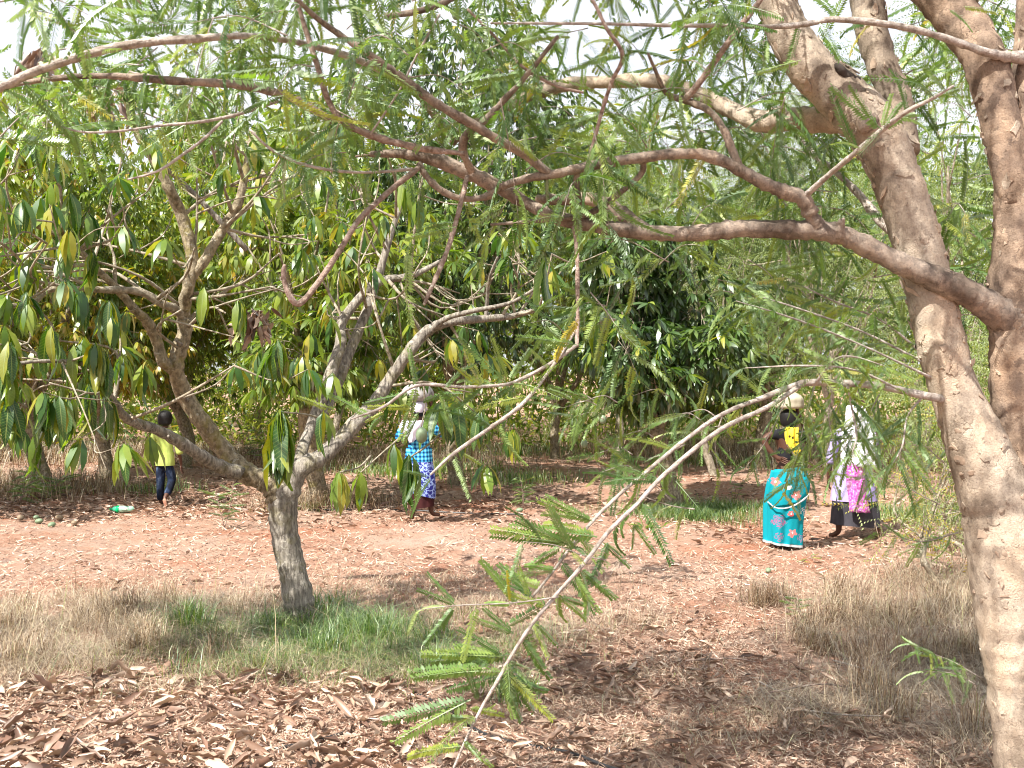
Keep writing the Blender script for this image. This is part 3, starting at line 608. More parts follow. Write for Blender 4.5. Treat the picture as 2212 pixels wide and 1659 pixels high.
# twigs with rosettes of leaves
tw = MB(); L_items = []
def mtwig(p0, d0, ln, r, depth, leafy=.75, hang=1.0, Ls=.20, nlv=9):
    d0 = norm(d0); p1 = p0 + norm(d0 + rng.normal(0, .25, 3)) * ln * .5; p2 = p1 + norm(d0 + rng.normal(0, .45, 3) + (0, 0, .12)) * ln * .5
    V, T, Q, X, Tn, _ = tube([p0, p1, p2], [r, r * .7, r * .42], 6, 4, .1, int(rng.integers(1e6))); tw.add(V, T, Q)
    if depth > 0:
        for _k in range(int(rng.integers(2, 4))):
            i = int(rng.integers(len(X) // 3, len(X))); mtwig(X[i], norm(Tn[i] + rng.normal(0, .75, 3)), ln * .62, r * .55, depth - 1, leafy, hang, Ls, nlv)
    elif rng.random() < leafy:
        L_items.extend(rosette(rng, p2, norm(p2 - p1), int(rng.integers(nlv - 3, nlv + 3)), Ls, hang))
for key, s0, cnt, leafy in (('a', .45, 11, .5), ('b', .4, 8, .6), ('c', .35, 11, .8), ('d', .3, 9, .85), ('e', .45, 9, .9), ('f', .55, 9, .7), ('g', .5, 8, .6), ('h', .45, 7, .6)):
    X_, T_, R_ = LM[key]
    for _ in range(cnt):
        i = int(rng.integers(int(len(X_) * s0), len(X_))); side = norm(np.cross(T_[i], rng.normal(0, 1, 3)) + T_[i] * .5)
        side[1] *= .8
        mtwig(X_[i], side, rng.uniform(.45, .95), min(R_[i] * .6, .014), 1, leafy)
# rosettes seen at their own places
def ros(u, v, d, n=9, L=.24, hang=1.6, src=None):
    if 255 < u < 440 and v > 830: return
    p = P(u, v, d)
    if src is not None:
        q = P(*src); V, T, Q, *_ = tube([q, (q + p) / 2 + rng.normal(0, .02, 3), p], [.008, .006, .005], 6, 5, .1, int(rng.integers(1e6))); tw.add(V, T, Q)
    L_items.extend(rosette(rng, p, np.array([0, 0, -.3]), n, L, hang))
for a in [(605, 890, 6.6, 30, .42, 2.2, (700, 905, 7.6)), (600, 735, 6.9, 22, .34, 2.0, (600, 745, 7.8)), (560, 760, 7.2, 7, .28, 2.2), (215, 750, 6.6, 18, .31, 2.2, (150, 780, 6.7)), (160, 745, 6.7, 4, .28, 1.6), (110, 705, 6.6, 5, .29, 1.6, (120, 740, 6.8)), (75, 945, 6.6, 5, .28, 2.4, (100, 900, 6.7)), (20, 860, 6.4, 9, .3, 1.7, (60, 880, 6.5)), (100, 870, 6.6, 9, .3, 1.5), (190, 830, 6.7, 8, .29, 1.5), (235, 860, 6.9, 8, .27, 2.2), (150, 860, 6.5, 7, .3, 2), (270, 850, 7, 6, .25, 1.6), (310, 790, 7.2, 8, .25, 1.2), (20, 740, 6.4, 7, .28, 1.4), (15, 800, 6.4, 7, .28, 1.4),
          (780, 1020, 7.0, 6, .24, 1.8, (870, 940, 7.4)), (735, 1020, 7.0, 6, .24, 1.3, (800, 985, 7.5)), (890, 985, 6.0, 7, .28, 1.7, (960, 930, 6.4)), (950, 870, 6.2, 8, .26, .5, (1000, 880, 6.4)), (1050, 1005, 9, 9, .26, .7, (1050, 960, 9)), (990, 870, 6.3, 9, .3, 1.5), (850, 960, 7.2, 4, .25, 1.8), (700, 890, 7, 5, .24, 1.5), (1040, 890, 8.5, 8, .27, 1.4), (1110, 930, 9, 9, .25, 1.4),
          (1290, 705, 5.6, 5, .24, 2.2, (1330, 690, 5.9)), (1180, 560, 5.8, 3, .3, 2.6), (550, 300, 7.2, 8, .26, 1.6, (545, 300, 7.9)), (640, 290, 7.3, 8, .27, 2.2), (690, 290, 7.2, 6, .27, 2.4, (640, 280, 7.4)), (85, 270, 7.0, 12, .3, 1.7, (130, 250, 7.4)), (150, 420, 7.2, 8, .26, .8), (190, 460, 7.2, 8, .26, 1), (60, 560, 6.9, 8, .26, 1.2), (200, 540, 7.2, 5, .3, 2.3, (215, 590, 7.5)), (520, 650, 7.3, 6, .26, 2), (440, 620, 7.3, 5, .26, 1.7), (880, 380, 8.2, 10, .27, 2.2, (860, 400, 9)), (900, 430, 8.2, 8, .25, 2)]:
    ros(*a)
for _ in range(30):
    ros(rng.uniform(-40, 300), rng.uniform(560, 900), rng.uniform(6.3, 7.6), int(rng.integers(6, 12)), rng.uniform(.15, .23), rng.uniform(.8, 2))
for _ in range(9): ros(rng.uniform(-40, 300), rng.uniform(380, 600), rng.uniform(6.6, 7.8), int(rng.integers(5, 9)), .22, rng.uniform(.6, 1.6))
for _ in range(16): ros(rng.uniform(560, 1150), rng.uniform(680, 960), rng.uniform(8.0, 9.2), int(rng.integers(5, 9)), .22, rng.uniform(.8, 1.8))
scatter_parts(L_items, leaf_variants, 'leaf', nm, 300, 'leaves', M_leaf_near_s, thin_template=FAR_LEAF, rng=rng)
tw.build('twigs', M_mtwig, nm, 'stuff')

def fruit_mesh(nu=14, nv=10):
    V = []; Q = []
    for j in range(nv + 1):
        t = PI * j / nv; r = math.sin(t)
        for i in range(nu):
            a = 2 * PI * i / nu; V.append((r * math.cos(a) * .8 + .12 * math.sin(t) * (1 - math.cos(t)) * .4, r * math.sin(a) * .68, -math.cos(t) * 1.05))
    for j in range(nv):
        for i in range(nu): Q.append((j * nu + i, j * nu + (i + 1) % nu, (j + 1) * nu + (i + 1) % nu, (j + 1) * nu + i))
    return make_mesh('mango', V, None, Q, M_mango)
FM = fruit_mesh()

# ---------------------------------------------------------------- other mango trees
def gx_(u, d): return (u - 1106) / F * d
trees = {}
trees['b'] = mango_tree(101, gx_(690, 15.4), 15.4, 5.6, 2.3, 1.4, 'mango tree right behind the near one, dry weeds at its foot', r0=.13, nros=800, fork=1.4, nleafobj=60, tb=.05)
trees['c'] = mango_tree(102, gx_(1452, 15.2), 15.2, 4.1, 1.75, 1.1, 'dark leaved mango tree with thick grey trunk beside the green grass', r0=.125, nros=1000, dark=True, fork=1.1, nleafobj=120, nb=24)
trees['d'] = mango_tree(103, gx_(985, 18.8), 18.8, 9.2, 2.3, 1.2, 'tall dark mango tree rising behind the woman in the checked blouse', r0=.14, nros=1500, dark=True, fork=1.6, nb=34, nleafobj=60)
trees['e'] = mango_tree(104, gx_(90, 17.5), 17.5, 6.6, 2.5, 1.0, 'yellowish green mango tree at the left behind the pile of mangoes', r0=.14, nros=1300, tb=.16, nleafobj=60)
trees['f'] = mango_tree(105, gx_(-330, 14), 14, 6.5, 2.4, 1.2, 'mango tree at the far left edge of the clearing', nros=700)
trees['g'] = mango_tree(106, gx_(400, 21.5), 21.5, 7.0, 3.0, 1.3, 'bright mango tree behind the walking boy', nros=1500, tb=.14, nleafobj=60)
trees['h'] = mango_tree(107, gx_(680, 25), 25, 7.4, 3.0, 1.2, 'mango tree beyond the forked trunk, in the second row', nros=1300, tb=.08)
trees['i'] = mango_tree(108, gx_(1200, 24), 24, 7.2, 3.0, .9, 'mango tree with slim reddish trunk beyond the hanging mangoes', r0=.10, nros=1200, tb=.15)
trees['j'] = mango_tree(109, gx_(1330, 28), 28, 8.2, 3.4, .8, 'mango tree in the third row behind the dark leaved one', nros=1200, tb=.15, r0=.11)
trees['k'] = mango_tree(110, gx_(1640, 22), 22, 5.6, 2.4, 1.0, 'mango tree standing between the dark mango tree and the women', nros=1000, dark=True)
trees['l'] = mango_tree(111, gx_(130, 28), 28, 7.6, 3.3, 1.0, 'mango tree in the row behind the pile of mangoes', nros=1300, tb=.12)
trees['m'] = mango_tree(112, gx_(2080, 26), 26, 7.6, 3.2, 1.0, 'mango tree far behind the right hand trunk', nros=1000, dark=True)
trees['n'] = mango_tree(113, gx_(930, 31), 31, 8.0, 3.4, .6, 'mango tree far back behind the woman in the checked blouse', nros=1100, tb=.2)
trees['o'] = mango_tree(114, gx_(-200, 24), 24, 8.0, 3.0, 1.0, 'tall mango tree at the left end of the second row', nros=900, tb=.1)
trees['p'] = mango_tree(115, gx_(560, 30), 30, 8.0, 3.2, 1.2, 'mango tree in the third row left of the middle', nros=1100, tb=.1)
trees['q'] = mango_tree(116, gx_(1850, 31), 31, 8.2, 3.4, 1.2, 'mango tree in the third row beyond the two women', nros=1000, tb=.1)
trees['r'] = mango_tree(117, gx_(230, 20), 20, 5.4, 2.2, .9, 'low spreading mango tree left of the walking boy', nros=900, tb=.2)
def hang_fruit(parent, u, v, d, s=.055):
    p = P(u, v, d); o = place('mango_fruit', FM, parent, p, norm(np.array([.2, 1, .1])), np.array([0, 0, 1.0]), s); o.scale = (s, s, s)
    V, T, Q, *_ = tube([p + (0, 0, s), p + (.01, 0, s + .05), p + (.03, .02, s + .16)], [.003, .003, .003], 5, 3, .05, 1); MB().add(V, T, Q).build('fruit_stalk', M_mtwig, parent)
for u, v, d in ((1238, 912), (1300, 910), (1312, 688), (1360, 985), (1500, 915), (1225, 905), (1180, 640)) and [(1240, 912, 14.4), (1302, 906, 14.0), (1500, 915, 14.2), (1262, 958, 14.6)]:
    hang_fruit(trees['c'], u, v, d)
for u, v, d in ((910, 940, 6.0), (1308, 690, 5.8), (985, 30, 7.9)): hang_fruit(nm, u, v, d, .042)
for u, v, d in ((130, 935, 12),): pass

# dense dark undergrowth and far trees closing the view
rng = np.random.default_rng(77)
mb = MB(); n = 38000
xx = rng.uniform(-26, 28, n); yy = rng.uniform(34, 42, n); zz = rng.uniform(0, 1, n) ** .85 * (8.4 + 1.3 * np.sin(xx * .6) + 1.0 * np.sin(xx * 1.7 + 1))
hx = rng.normal(0, 1, (n, 3)); hx[:, 2] -= .6
batch(mb, np.stack([xx, yy, zz], -1), hx, norm(rng.normal(0, .6, (n, 3)) + (0, 0, 1)), rng.uniform(.3, .5, n), rng.uniform(.09, .15, n), *FAR_LEAF, rng.uniform(.2, .95, n))
tag(mb.build('far_trees', M_leaf, None, 'stuff'), 'far wall of orchard trees closing the view behind the clearing')
mb = MB(); n = 40000
xx = rng.uniform(-18, 22, n); yy = rng.uniform(24, 34, n); zz = rng.uniform(0, 1, n) ** 1.1 * (2.7 + .5 * np.sin(xx * 1.1) + .4 * np.sin(xx * 2.7 + 1)) 
hx = rng.normal(0, 1, (n, 3)); hx[:, 2] += .1
batch(mb, np.stack([xx, yy, zz], -1), hx, norm(rng.normal(0, .6, (n, 3)) + (0, 0, 1)), rng.uniform(.15, .3, n), rng.uniform(.04, .08, n), *FAR_LEAF, rng.uniform(.25, 1, n))
tag(mb.build('undergrowth', M_leaf, None, 'stuff'), 'low green and brown undergrowth below the far orchard trees')

feather_tree(201, gx_(1800, 18.5), 18.5, 7.2, 2.3, 1.5, 'feathery tree rising behind the two women', nsp=1150, nb=26)
feather_tree(202, gx_(2130, 13.0), 13.0, 7.0, 1.7, 1.0, 'feathery tree close behind the right hand trunks', nsp=620, nb=22)
feather_tree(203, gx_(1540, 20), 20, 6.6, 2.2, 2.2, 'feathery tree above the dark leaved mango tree', nsp=1150, nb=26)
feather_tree(204, gx_(700, 21), 21, 6.3, 2.0, 2.0, 'feathery tree showing between the mango trees left of centre', nsp=950, nb=20)
feather_tree(205, gx_(2010, 24), 24, 7.6, 2.8, 1.5, 'feathery tree in the back row at the right', nsp=950, nb=24)
feather_tree(206, gx_(1330, 22), 22, 7.0, 2.4, 2.5, 'feathery tree behind the middle of the overhanging branches', nsp=1100, nb=24)
feather_tree(207, gx_(1700, 27), 27, 8.4, 2.8, 2.0, 'tall feathery tree in the back row behind the women', nsp=850, nb=22)
feather_tree(208, gx_(2050, 9.6), 9.6, 2.1, .6, .35, 'low feathery sapling between the woman in the dark skirt and the trunk', nsp=210, nb=14, L=.20, r0=.025, fork=.3, tb=.3, nf=7, group='feathery saplings and seedlings')
feather_tree(209, gx_(2080, 11.5), 11.5, 2.5, .8, .5, 'feathery sapling behind the low one, close to the right trunk', nsp=150, nb=12, L=.22, r0=.025, fork=.4, tb=.2, group='feathery saplings and seedlings')
# ---------------------------------------------------------------- near tree with flaky bark
rng = np.random.default_rng(31)
DN = 4.4
g0 = P(2270, 1836, DN); nt_ = empty('flaky_bark_tree', (g0[0], DN, 0.0), 'near tree with pale flaky bark and feathery leaves, forking at the right', 'tree')
surf = []
def nlimb(name, lst, mat, n=12, k=6, jit=.05, seed=0, wob=.02, keep=False):
    p, r = PP(lst); V, T, Q, X, Tn, R = tube(p, r, n, k, jit, seed, wob=wob); MB().add(V, T, Q).build(name, mat, nt_)
    if keep: surf.append((V[:len(X) * n].reshape(len(X), n, 3), X))
    return X, Tn, R
nlimb('trunk', [(2275, 1900, 260, DN), (2270, 1830, 225, DN), (2250, 1659, 190, DN), (2228, 1500, 180, DN), (2205, 1380, 172, DN), (2184, 1250, 170, DN), (2160, 1106, 162, DN), (2118, 985, 138, DN), (2060, 840, 104, DN), (2032, 740, 102, DN), (2010, 640, 102, DN), (1988, 553, 104, DN), (1955, 440, 104, DN), (1915, 335, 108, DN), (1880, 270, 112, DN), (1820, 210, 108, DN), (1755, 150, 100, DN), (1705, 75, 90, DN), (1670, -20, 84, DN), (1620, -200, 74, DN), (1560, -420, 56, DN + .1), (1500, -640, 34, DN + .2)], M_bark1, 40, 10, .022, 1, .004, True)
nlimb('limb', [(2205, 1330, 90, DN + .06), (2205, 1200, 112, DN + .05), (2205, 1100, 122, DN + .04), (2206, 1010, 122, DN + .03), (2200, 900, 118, DN + .03), (2196, 800, 112, DN), (2198, 720, 118, DN), (2192, 640, 122, DN), (2198, 540, 104, DN), (2200, 450, 100, DN), (2200, 370, 98, DN), (2212, 280, 74, DN), (2220, 150, 64, DN), (2228, 0, 60, DN), (2240, -300, 46, DN), (2260, -650, 25, DN)], M_bark2, 28, 8, .03, 2, .008, True)
nlimb('limb', [(2198, 440, 76, DN - .02), (2178, 340, 82, DN - .02), (2158, 250, 84, DN - .02), (2130, 140, 92, DN), (2085, 60, 96, DN + .05), (2020, -20, 96, DN + .1), (1930, -150, 84, DN + .2), (1780, -380, 60, DN + .4), (1650, -600, 30, DN + .6)], M_bark2, 24, 8, .03, 3, .008, True)
nlimb('limb', [(1950, 330, 70, DN + .15), (1938, 225, 64, DN + .22), (1905, 140, 66, DN + .25), (1882, 60, 68, DN + .28), (1872, -20, 70, DN + .3), (1860, -250, 56, DN + .4), (1830, -600, 30, DN + .5)], M_bark1, 20, 8, .03, 4, .01, True)
LB = {}
LB['A3'] = nlimb('limb', [(1900, 290, 62, DN + .05), (1842, 265, 60, DN + .12), (1760, 260, 56, DN + .2), (1690, 258, 52, DN + .3), (1640, 262, 48, DN + .35), (1560, 228, 34, DN + .5), (1480, 190, 30, DN + .6), (1400, 175, 32, DN + .65), (1300, 178, 28, DN + .7), (1204, 187, 30, DN + .75), (1120, 218, 25, DN + .8), (1060, 248, 22, DN + .8), (1000, 285, 24, DN + .85), (975, 305, 26, DN + .85)], M_bark1, 18, 7, .07, 5)
LB['B'] = nlimb('limb', [(2195, 690, 100, DN - .02), (2140, 662, 68, DN - .05), (2085, 630, 58, DN - .08), (2000, 592, 52, DN - .1), (1920, 556, 49, DN - .1), (1850, 520, 45, DN - .1), (1790, 500, 45, DN - .1), (1700, 496, 40, DN - .1), (1600, 494, 38, DN - .1), (1500, 504, 36, DN - .1), (1400, 502, 34, DN - .1), (1300, 490, 32, DN - .08), (1210, 472, 30, DN - .06), (1140, 440, 29, DN - .05), (1080, 405, 32, DN - .05), (1010, 372, 34, DN - .05), (940, 345, 31, DN - .05), (880, 333, 22, DN - .05), (820, 332, 16, DN - .05), (768, 338, 4, DN - .05)], M_bark3, 18, 7, .08, 6)
LB['C'] = nlimb('limb', [(1775, 500, 40, DN - .1), (1755, 470, 34, DN - .12), (1735, 430, 36, DN - .15), (1690, 412, 32, DN - .16), (1640, 390, 30, DN - .18), (1590, 362, 28, DN - .2), (1530, 336, 26, DN - .2), (1460, 332, 25, DN - .2), (1390, 340, 23, DN - .2), (1290, 355, 21, DN - .2), (1200, 375, 21, DN - .2), (1140, 385, 18, DN - .18), (1085, 402, 16, DN - .12)], M_bark3, 14, 7, .09, 7)
LB['D'] = nlimb('limb', [(1185, 374, 20, DN - .2), (1130, 332, 20, DN - .25), (1070, 298, 20, DN - .3), (1015, 265, 20, DN - .35), (950, 228, 20, DN - .4), (900, 192, 20, DN - .4), (850, 155, 19, DN - .45), (790, 112, 16, DN - .5), (730, 72, 14, DN - .5), (680, 35, 12, DN - .55), (635, -10, 10, DN - .6), (560, -90, 7, DN - .6)], M_bark3, 12, 7, .09, 8)
LB['E'] = nlimb('limb', [(1005, 332, 10, DN - .3), (930, 324, 15, DN - .3), (870, 312, 16, DN - .32), (800, 292, 16, DN - .34), (740, 262, 14, DN - .36), (708, 215, 13, DN - .38), (688, 150, 12, DN - .4), (662, 70, 11, DN - .42), (640, 0, 10, DN - .45), (610, -80, 8, DN - .5)], M_redtwig, 10, 7, .09, 9)
LB['F'] = nlimb('limb', [(1020, 372, 16, DN - .1), (1000, 325, 18, DN - .15), (1010, 288, 17, DN - .2), (1045, 262, 15, DN - .22), (1090, 215, 13, DN - .25), (1140, 160, 12, DN - .3), (1205, 78, 8, DN - .35)], M_bark3, 10, 7, .09, 10)
LB['G'] = nlimb('limb', [(-60, 215, 18, DN - .7), (0, 190, 19, DN - .7), (50, 165, 19, DN - .7), (110, 142, 19, DN - .68), (180, 120, 19, DN - .66), (250, 102, 19, DN - .64), (330, 90, 18, DN - .62), (420, 84, 17, DN - .6), (500, 78, 15, DN - .58), (570, 80, 12, DN - .5), (680, 100, 14, DN - .3), (800, 140, 16, DN), (900, 200, 18, DN + .3), (975, 300, 20, DN + .8)], M_twig, 12, 7, .05, 11)
LB['H'] = nlimb('limb', [(-40, 205, 8, DN - .6), (40, 182, 9, DN - .6), (130, 168, 12, DN - .6), (230, 164, 13, DN - .58), (320, 170, 16, DN - .56), (380, 175, 17, DN - .54), (440, 178, 16, DN - .52), (520, 184, 17, DN - .5), (580, 197, 18, DN - .45), (640, 215, 17, DN - .4), (720, 262, 14, DN - .36)], M_bark3, 12, 7, .08, 12)
LB['J'] = nlimb('limb', [(905, 362, 12, DN - .1), (850, 405, 12, DN - .2), (800, 450, 12, DN - .3), (770, 482, 12, DN - .35), (725, 555, 12, DN - .4), (680, 620, 13, DN - .45), (645, 656, 14, DN - .5), (622, 632, 12, DN - .5), (612, 590, 10, DN - .5), (615, 572, 7, DN - .5)], M_redtwig, 10, 7, .06, 13)
LB['K'] = nlimb('limb', [(1010, 380, 10, DN - .1), (985, 480, 10, DN - .2), (965, 545, 10, DN - .25), (940, 605, 9, DN - .3), (916, 658, 6, DN - .35)], M_redtwig, 8, 6, .12, 14)
LB['L'] = nlimb('limb', [(1242, 490, 13, DN - .1), (1247, 560, 10, DN - .15), (1248, 640, 10, DN - .2), (1247, 720, 9, DN - .25), (1246, 748, 9, DN - .28)], M_redtwig, 8, 6, .12, 15)
LB['M'] = nlimb('limb', [(1246, 745, 8, DN - .28), (1190, 785, 8, DN - .3), (1120, 822, 8, DN - .35), (1080, 832, 7, DN - .4), (1000, 836, 7, DN - .45), (900, 833, 7, DN - .5), (830, 878, 6, DN - .55), (760, 905, 4, DN - .6)], M_twig, 8, 6, .05, 16)
LB['M2'] = nlimb('limb', [(1250, 700, 7, DN - .2), (1215, 760, 7, DN - .3), (1165, 830, 8, DN - .4), (1120, 880, 9, DN - .5), (1050, 930, 9, DN - .55), (980, 980, 8, DN - .6), (930, 1025, 5, DN - .65)], M_twig, 8, 6, .05, 17)
LB['O'] = nlimb('limb', [(2035, 862, 20, DN - .05), (1985, 852, 18, DN - .1), (1900, 834, 17, DN - .12), (1830, 828, 16, DN - .15), (1760, 826, 16, DN - .18), (1720, 832, 15, DN - .2), (1640, 862, 11, DN - .25), (1560, 895, 9.5, DN - .3), (1480, 950, 9, DN - .35), (1410, 1008, 9, DN - .4), (1350, 1058, 8, DN - .45), (1290, 1115, 8, DN - .5), (1235, 1180, 7, DN - .55), (1190, 1240, 6, DN - .6), (1150, 1290, 6, DN - .6)], M_twig, 10, 6, .04, 18)
LB['O2'] = nlimb('limb', [(1730, 832, 10, DN - .2), (1660, 878, 10, DN - .3), (1570, 920, 10, DN - .4), (1500, 970, 10, DN - .5), (1425, 1035, 9.5, DN - .55), (1375, 1090, 9, DN - .6), (1315, 1148, 9, DN - .65), (1262, 1217, 8.5, DN - .7), (1197, 1290, 8, DN - .75), (1152, 1345, 8, DN - .8), (1107, 1412, 7.5, DN - .82), (1075, 1470, 8, DN - .85), (1040, 1530, 7, DN - .87), (1010, 1590, 6, DN - .9), (980, 1660, 5, DN - .9), (950, 1730, 3, DN - .9)], M_twig, 10, 6, .04, 19)
LB['P'] = nlimb('limb', [(2215, 125, 30, DN - .05), (2150, 118, 20, DN - .1), (2080, 96, 17, DN - .12), (2000, 70, 15, DN - .15), (1900, 50, 14, DN - .2), (1800, 42, 13, DN - .22), (1740, 52, 12, DN - .25), (1660, 58, 10, DN - .28), (1560, 55, 9, DN - .3), (1450, 55, 8, DN - .3), (1340, 52, 7, DN - .35), (1180, 50, 6, DN - .4), (1060, 50, 4, DN - .4)], M_twig, 10, 6, .08, 20)
LB['Q'] = nlimb('limb', [(1480, 215, 15, DN - .1), (1510, 180, 14, DN - .15), (1560, 110, 13, DN - .2), (1605, 50, 13, DN - .22), (1650, -10, 11, DN - .25), (1720, -110, 8, DN - .3)], M_redtwig, 10, 6, .06, 21)
LB['Q2'] = nlimb('limb', [(1595, 362, 20, DN - .2), (1580, 320, 18, DN - .2), (1560, 275, 16, DN - .2), (1530, 238, 15, DN - .15), (1485, 218, 16, DN - .1), (1440, 200, 12, DN - .1), (1415, 150, 8, DN - .15), (1400, 115, 6, DN - .2)], M_bark3, 10, 6, .09, 22)
LB['R'] = nlimb('limb', [(1270, 355, 8, DN - .2), (1295, 260, 8, DN - .25), (1320, 180, 9, DN - .3), (1345, 120, 9, DN - .35), (1310, 60, 8, DN - .4), (1280, 0, 7, DN - .4), (1240, -60, 5, DN - .4)], M_redtwig, 8, 6, .08, 23)
LB['S'] = nlimb('limb', [(1735, 427, 14, DN - .15), (1790, 378, 12, DN - .3), (1850, 328, 12, DN - .45), (1900, 285, 12, DN - .5), (1960, 240, 10, DN - .6), (2010, 215, 8, DN - .65), (2060, 185, 5, DN - .7)], M_twig, 8, 6, .05, 24)
LB['T'] = nlimb('limb', [(1960, 520, 26, DN + .8), (1905, 480, 24, DN + .9), (1860, 425, 18, DN + 1), (1815, 380, 15, DN + 1.1), (1760, 335, 14, DN + 1.2), (1710, 280, 9, DN + 1.3)], M_twig, 8, 6, .06, 25)
LB['U'] = nlimb('limb', [(1400, 505, 34, DN + .02), (1365, 478, 34, DN + .1), (1320, 445, 30, DN + .2), (1270, 430, 28, DN + .3), (1225, 432, 24, DN + .35), (1160, 430, 18, DN + .4)], M_bark3, 12, 6, .09, 26)
LB['V'] = nlimb('limb', [(1262, 470, 14, DN - .12), (1250, 430, 14, DN - .14), (1245, 390, 13, DN - .17), (1250, 365, 12, DN - .2)], M_bark3, 8, 6, .08, 27)
LB['W'] = nlimb('limb', [(1390, 345, 14, DN - .2), (1385, 375, 13, DN - .15), (1340, 415, 12, DN - .12), (1290, 452, 14, DN - .1), (1240, 470, 12, DN - .1), (1150, 478, 9, DN - .12), (1060, 485, 5, DN - .15)], M_bark3, 8, 6, .09, 28)
LB['X'] = nlimb('limb', [(905, 352, 12, DN - .08), (925, 385, 13, DN - .1), (960, 415, 14, DN - .1), (1010, 430, 14, DN - .1), (1060, 420, 16, DN - .08), (1085, 395, 15, DN - .08)], M_bark3, 8, 6, .1, 29)
LB['Y'] = nlimb('limb', [(540, 280, 6, DN - .5), (580, 318, 6, DN - .5), (640, 350, 7, DN - .45), (720, 368, 7, DN - .4), (800, 372, 6, DN - .35), (890, 365, 8, DN - .2)], M_twig, 8, 6, .05, 30)
LB['Z'] = nlimb('limb', [(120, 270, 4, DN - .6), (180, 285, 5, DN - .6), (260, 283, 6, DN - .6), (340, 272, 6, DN - .58), (440, 262, 7, DN - .55), (520, 245, 8, DN - .5), (600, 218, 9, DN - .42)], M_twig, 8, 6, .06, 31)
LB['Z2'] = nlimb('limb', [(275, 388, 4, DN - .6), (340, 370, 6, DN - .6), (400, 330, 7, DN - .58), (440, 300, 7, DN - .56), (480, 262, 7, DN - .53)], M_twig, 8, 6, .06, 32)
LB['V2'] = nlimb('limb', [(950, 30, 5, DN - .4), (900, 120, 5, DN - .4), (860, 200, 5, DN - .38), (800, 290, 5, DN - .36)], M_twig, 6, 5, .06, 33)
LB['T2'] = nlimb('limb', [(830, 35, 14, DN - .2), (900, 25, 14, DN - .2), (960, 5, 14, DN - .2), (1030, -40, 12, DN - .1)], M_bark3, 8, 5, .06, 34)
LB['T3'] = nlimb('limb', [(1010, 20, 6, DN - .2), (1070, 80, 6, DN - .22), (1130, 145, 7, DN - .25), (1200, 185, 7, DN - .2), (1260, 200, 6, DN - .2)], M_redtwig, 8, 5, .06, 35)
# stubs and knots
for pts, m_ in (([(1846, 190, 40, DN - .02), (1832, 172, 32, DN - .06), (1816, 152, 20, DN - .09), (1806, 138, 9, DN - .10)], 'dark'), ([(1812, 510, 26, DN - .12), (1815, 488, 20, DN - .14), (1822, 472, 9, DN - .15)], 0), ([(1875, 262, 50, DN - .08), (1868, 268, 36, DN - .15)], 0)):
    nlimb('knot', pts, simple_mat('dead_wood', (0.05, 0.04, 0.035), .95, .4, 30) if m_ else M_bark3, 12, 5, .12, len(pts) * 7, .05)

# loose plates of bark standing proud of the trunks
mb = MB(); mb2 = MB(); nfl = 0; rng = np.random.default_rng(909)
for si, (Vr, X_) in enumerate(surf):
    m_, n_ = Vr.shape[:2]
    for _ in range((420, 90, 50, 60)[si]):
        i = int(rng.integers(1, m_ - 1)); j = int(rng.integers(n_)); p = Vr[i, j]; nr = p - X_[i]; nr = nr / np.linalg.norm(nr)
        if nr[1] > .55: continue
        tz = norm(Vr[i + 1, j] - Vr[i - 1, j]); sx = np.cross(nr, tz); a = rng.uniform(0, PI); e1 = sx * math.cos(a) + tz * math.sin(a); e2 = np.cross(nr, e1)
        if rng.random() < .35: s1, s2 = rng.uniform(.016, .034), rng.uniform(.009, .018)
        else: s1, s2 = rng.uniform(.007, .018), rng.uniform(.004, .010)
        k = 8; th = np.arange(k) / k * 2 * PI; rr = rng.uniform(.5, 1.35, k); lift = rng.uniform(.0002, .0015); curl = rng.uniform(0, .006) * (rng.random() < .5)
        ring = [p + e1 * s1 * rr[q] * math.cos(th[q]) + e2 * s2 * rr[q] * math.sin(th[q]) + nr * (lift + .0025 + curl * max(0, math.cos(th[q]))) for q in range(k)]
        low = [r_ - nr * (.0025 + lift * 1.0 + .002) * (1 if math.cos(th[q]) < .3 else .45) for q, r_ in enumerate(ring)]
        V = ring + low + [p + nr * (lift + .0035)]; T = [(q, (q + 1) % k, 2 * k) for q in range(k)]; Qd = [(q, k + q, k + (q + 1) % k, (q + 1) % k) for q in range(k)]
        (mb if rng.random() < .6 else mb2).add(V, T, Qd); nfl += 1
mb.build('bark_flakes', M_bark1, nt_, 'stuff', smooth=False); mb2.build('bark_flakes', simple_mat('brown_bark_flake', (.38, .29, .22), .9, .3, 40), nt_, 'stuff', smooth=False)

# fronds: pinnate leaves on their twigs
fr = []; tw2 = MB()
def spray(pts, n, L, spread=1.0, r=.0028, hang=.35, flat=None, s0=.12, mat=None, side_axis=None):
    p = [np.asarray(q, float) for q in pts]; V, T, Q, X_, T_, _ = tube(p, [r * 1.5] + [r] * (len(p) - 2) + [r * .4], 6, 5, .06, int(rng.integers(1e6))); tw2.add(V, T, Q)
    ph = rng.uniform(0, 6.28)
    for k in range(n):
        t = s0 + (1 - s0) * k / max(1, n - 1); i = min(len(X_) - 1, int(t * (len(X_) - 1))); tg = T_[i]
        sd = np.cross(tg, np.array([0, 0, 1.0])); sd = sd / (np.linalg.norm(sd) + 1e-6); upx = np.cross(sd, tg)
        a = ph + k * 2.4 if flat is None else (0 if k % 2 else PI) + rng.normal(0, .35) + flat
        d = norm(tg * .55 + (sd * math.cos(a) + upx * math.sin(a)) * spread + np.array([0, 0, -hang * rng.uniform(.3, 1.4)]) + rng.normal(0, .08, 3))
        fr.append((X_[i], d, norm(np.array([0, -.45, .7]) + rng.normal(0, .5, 3)), L * rng.uniform(.75, 1.15)))
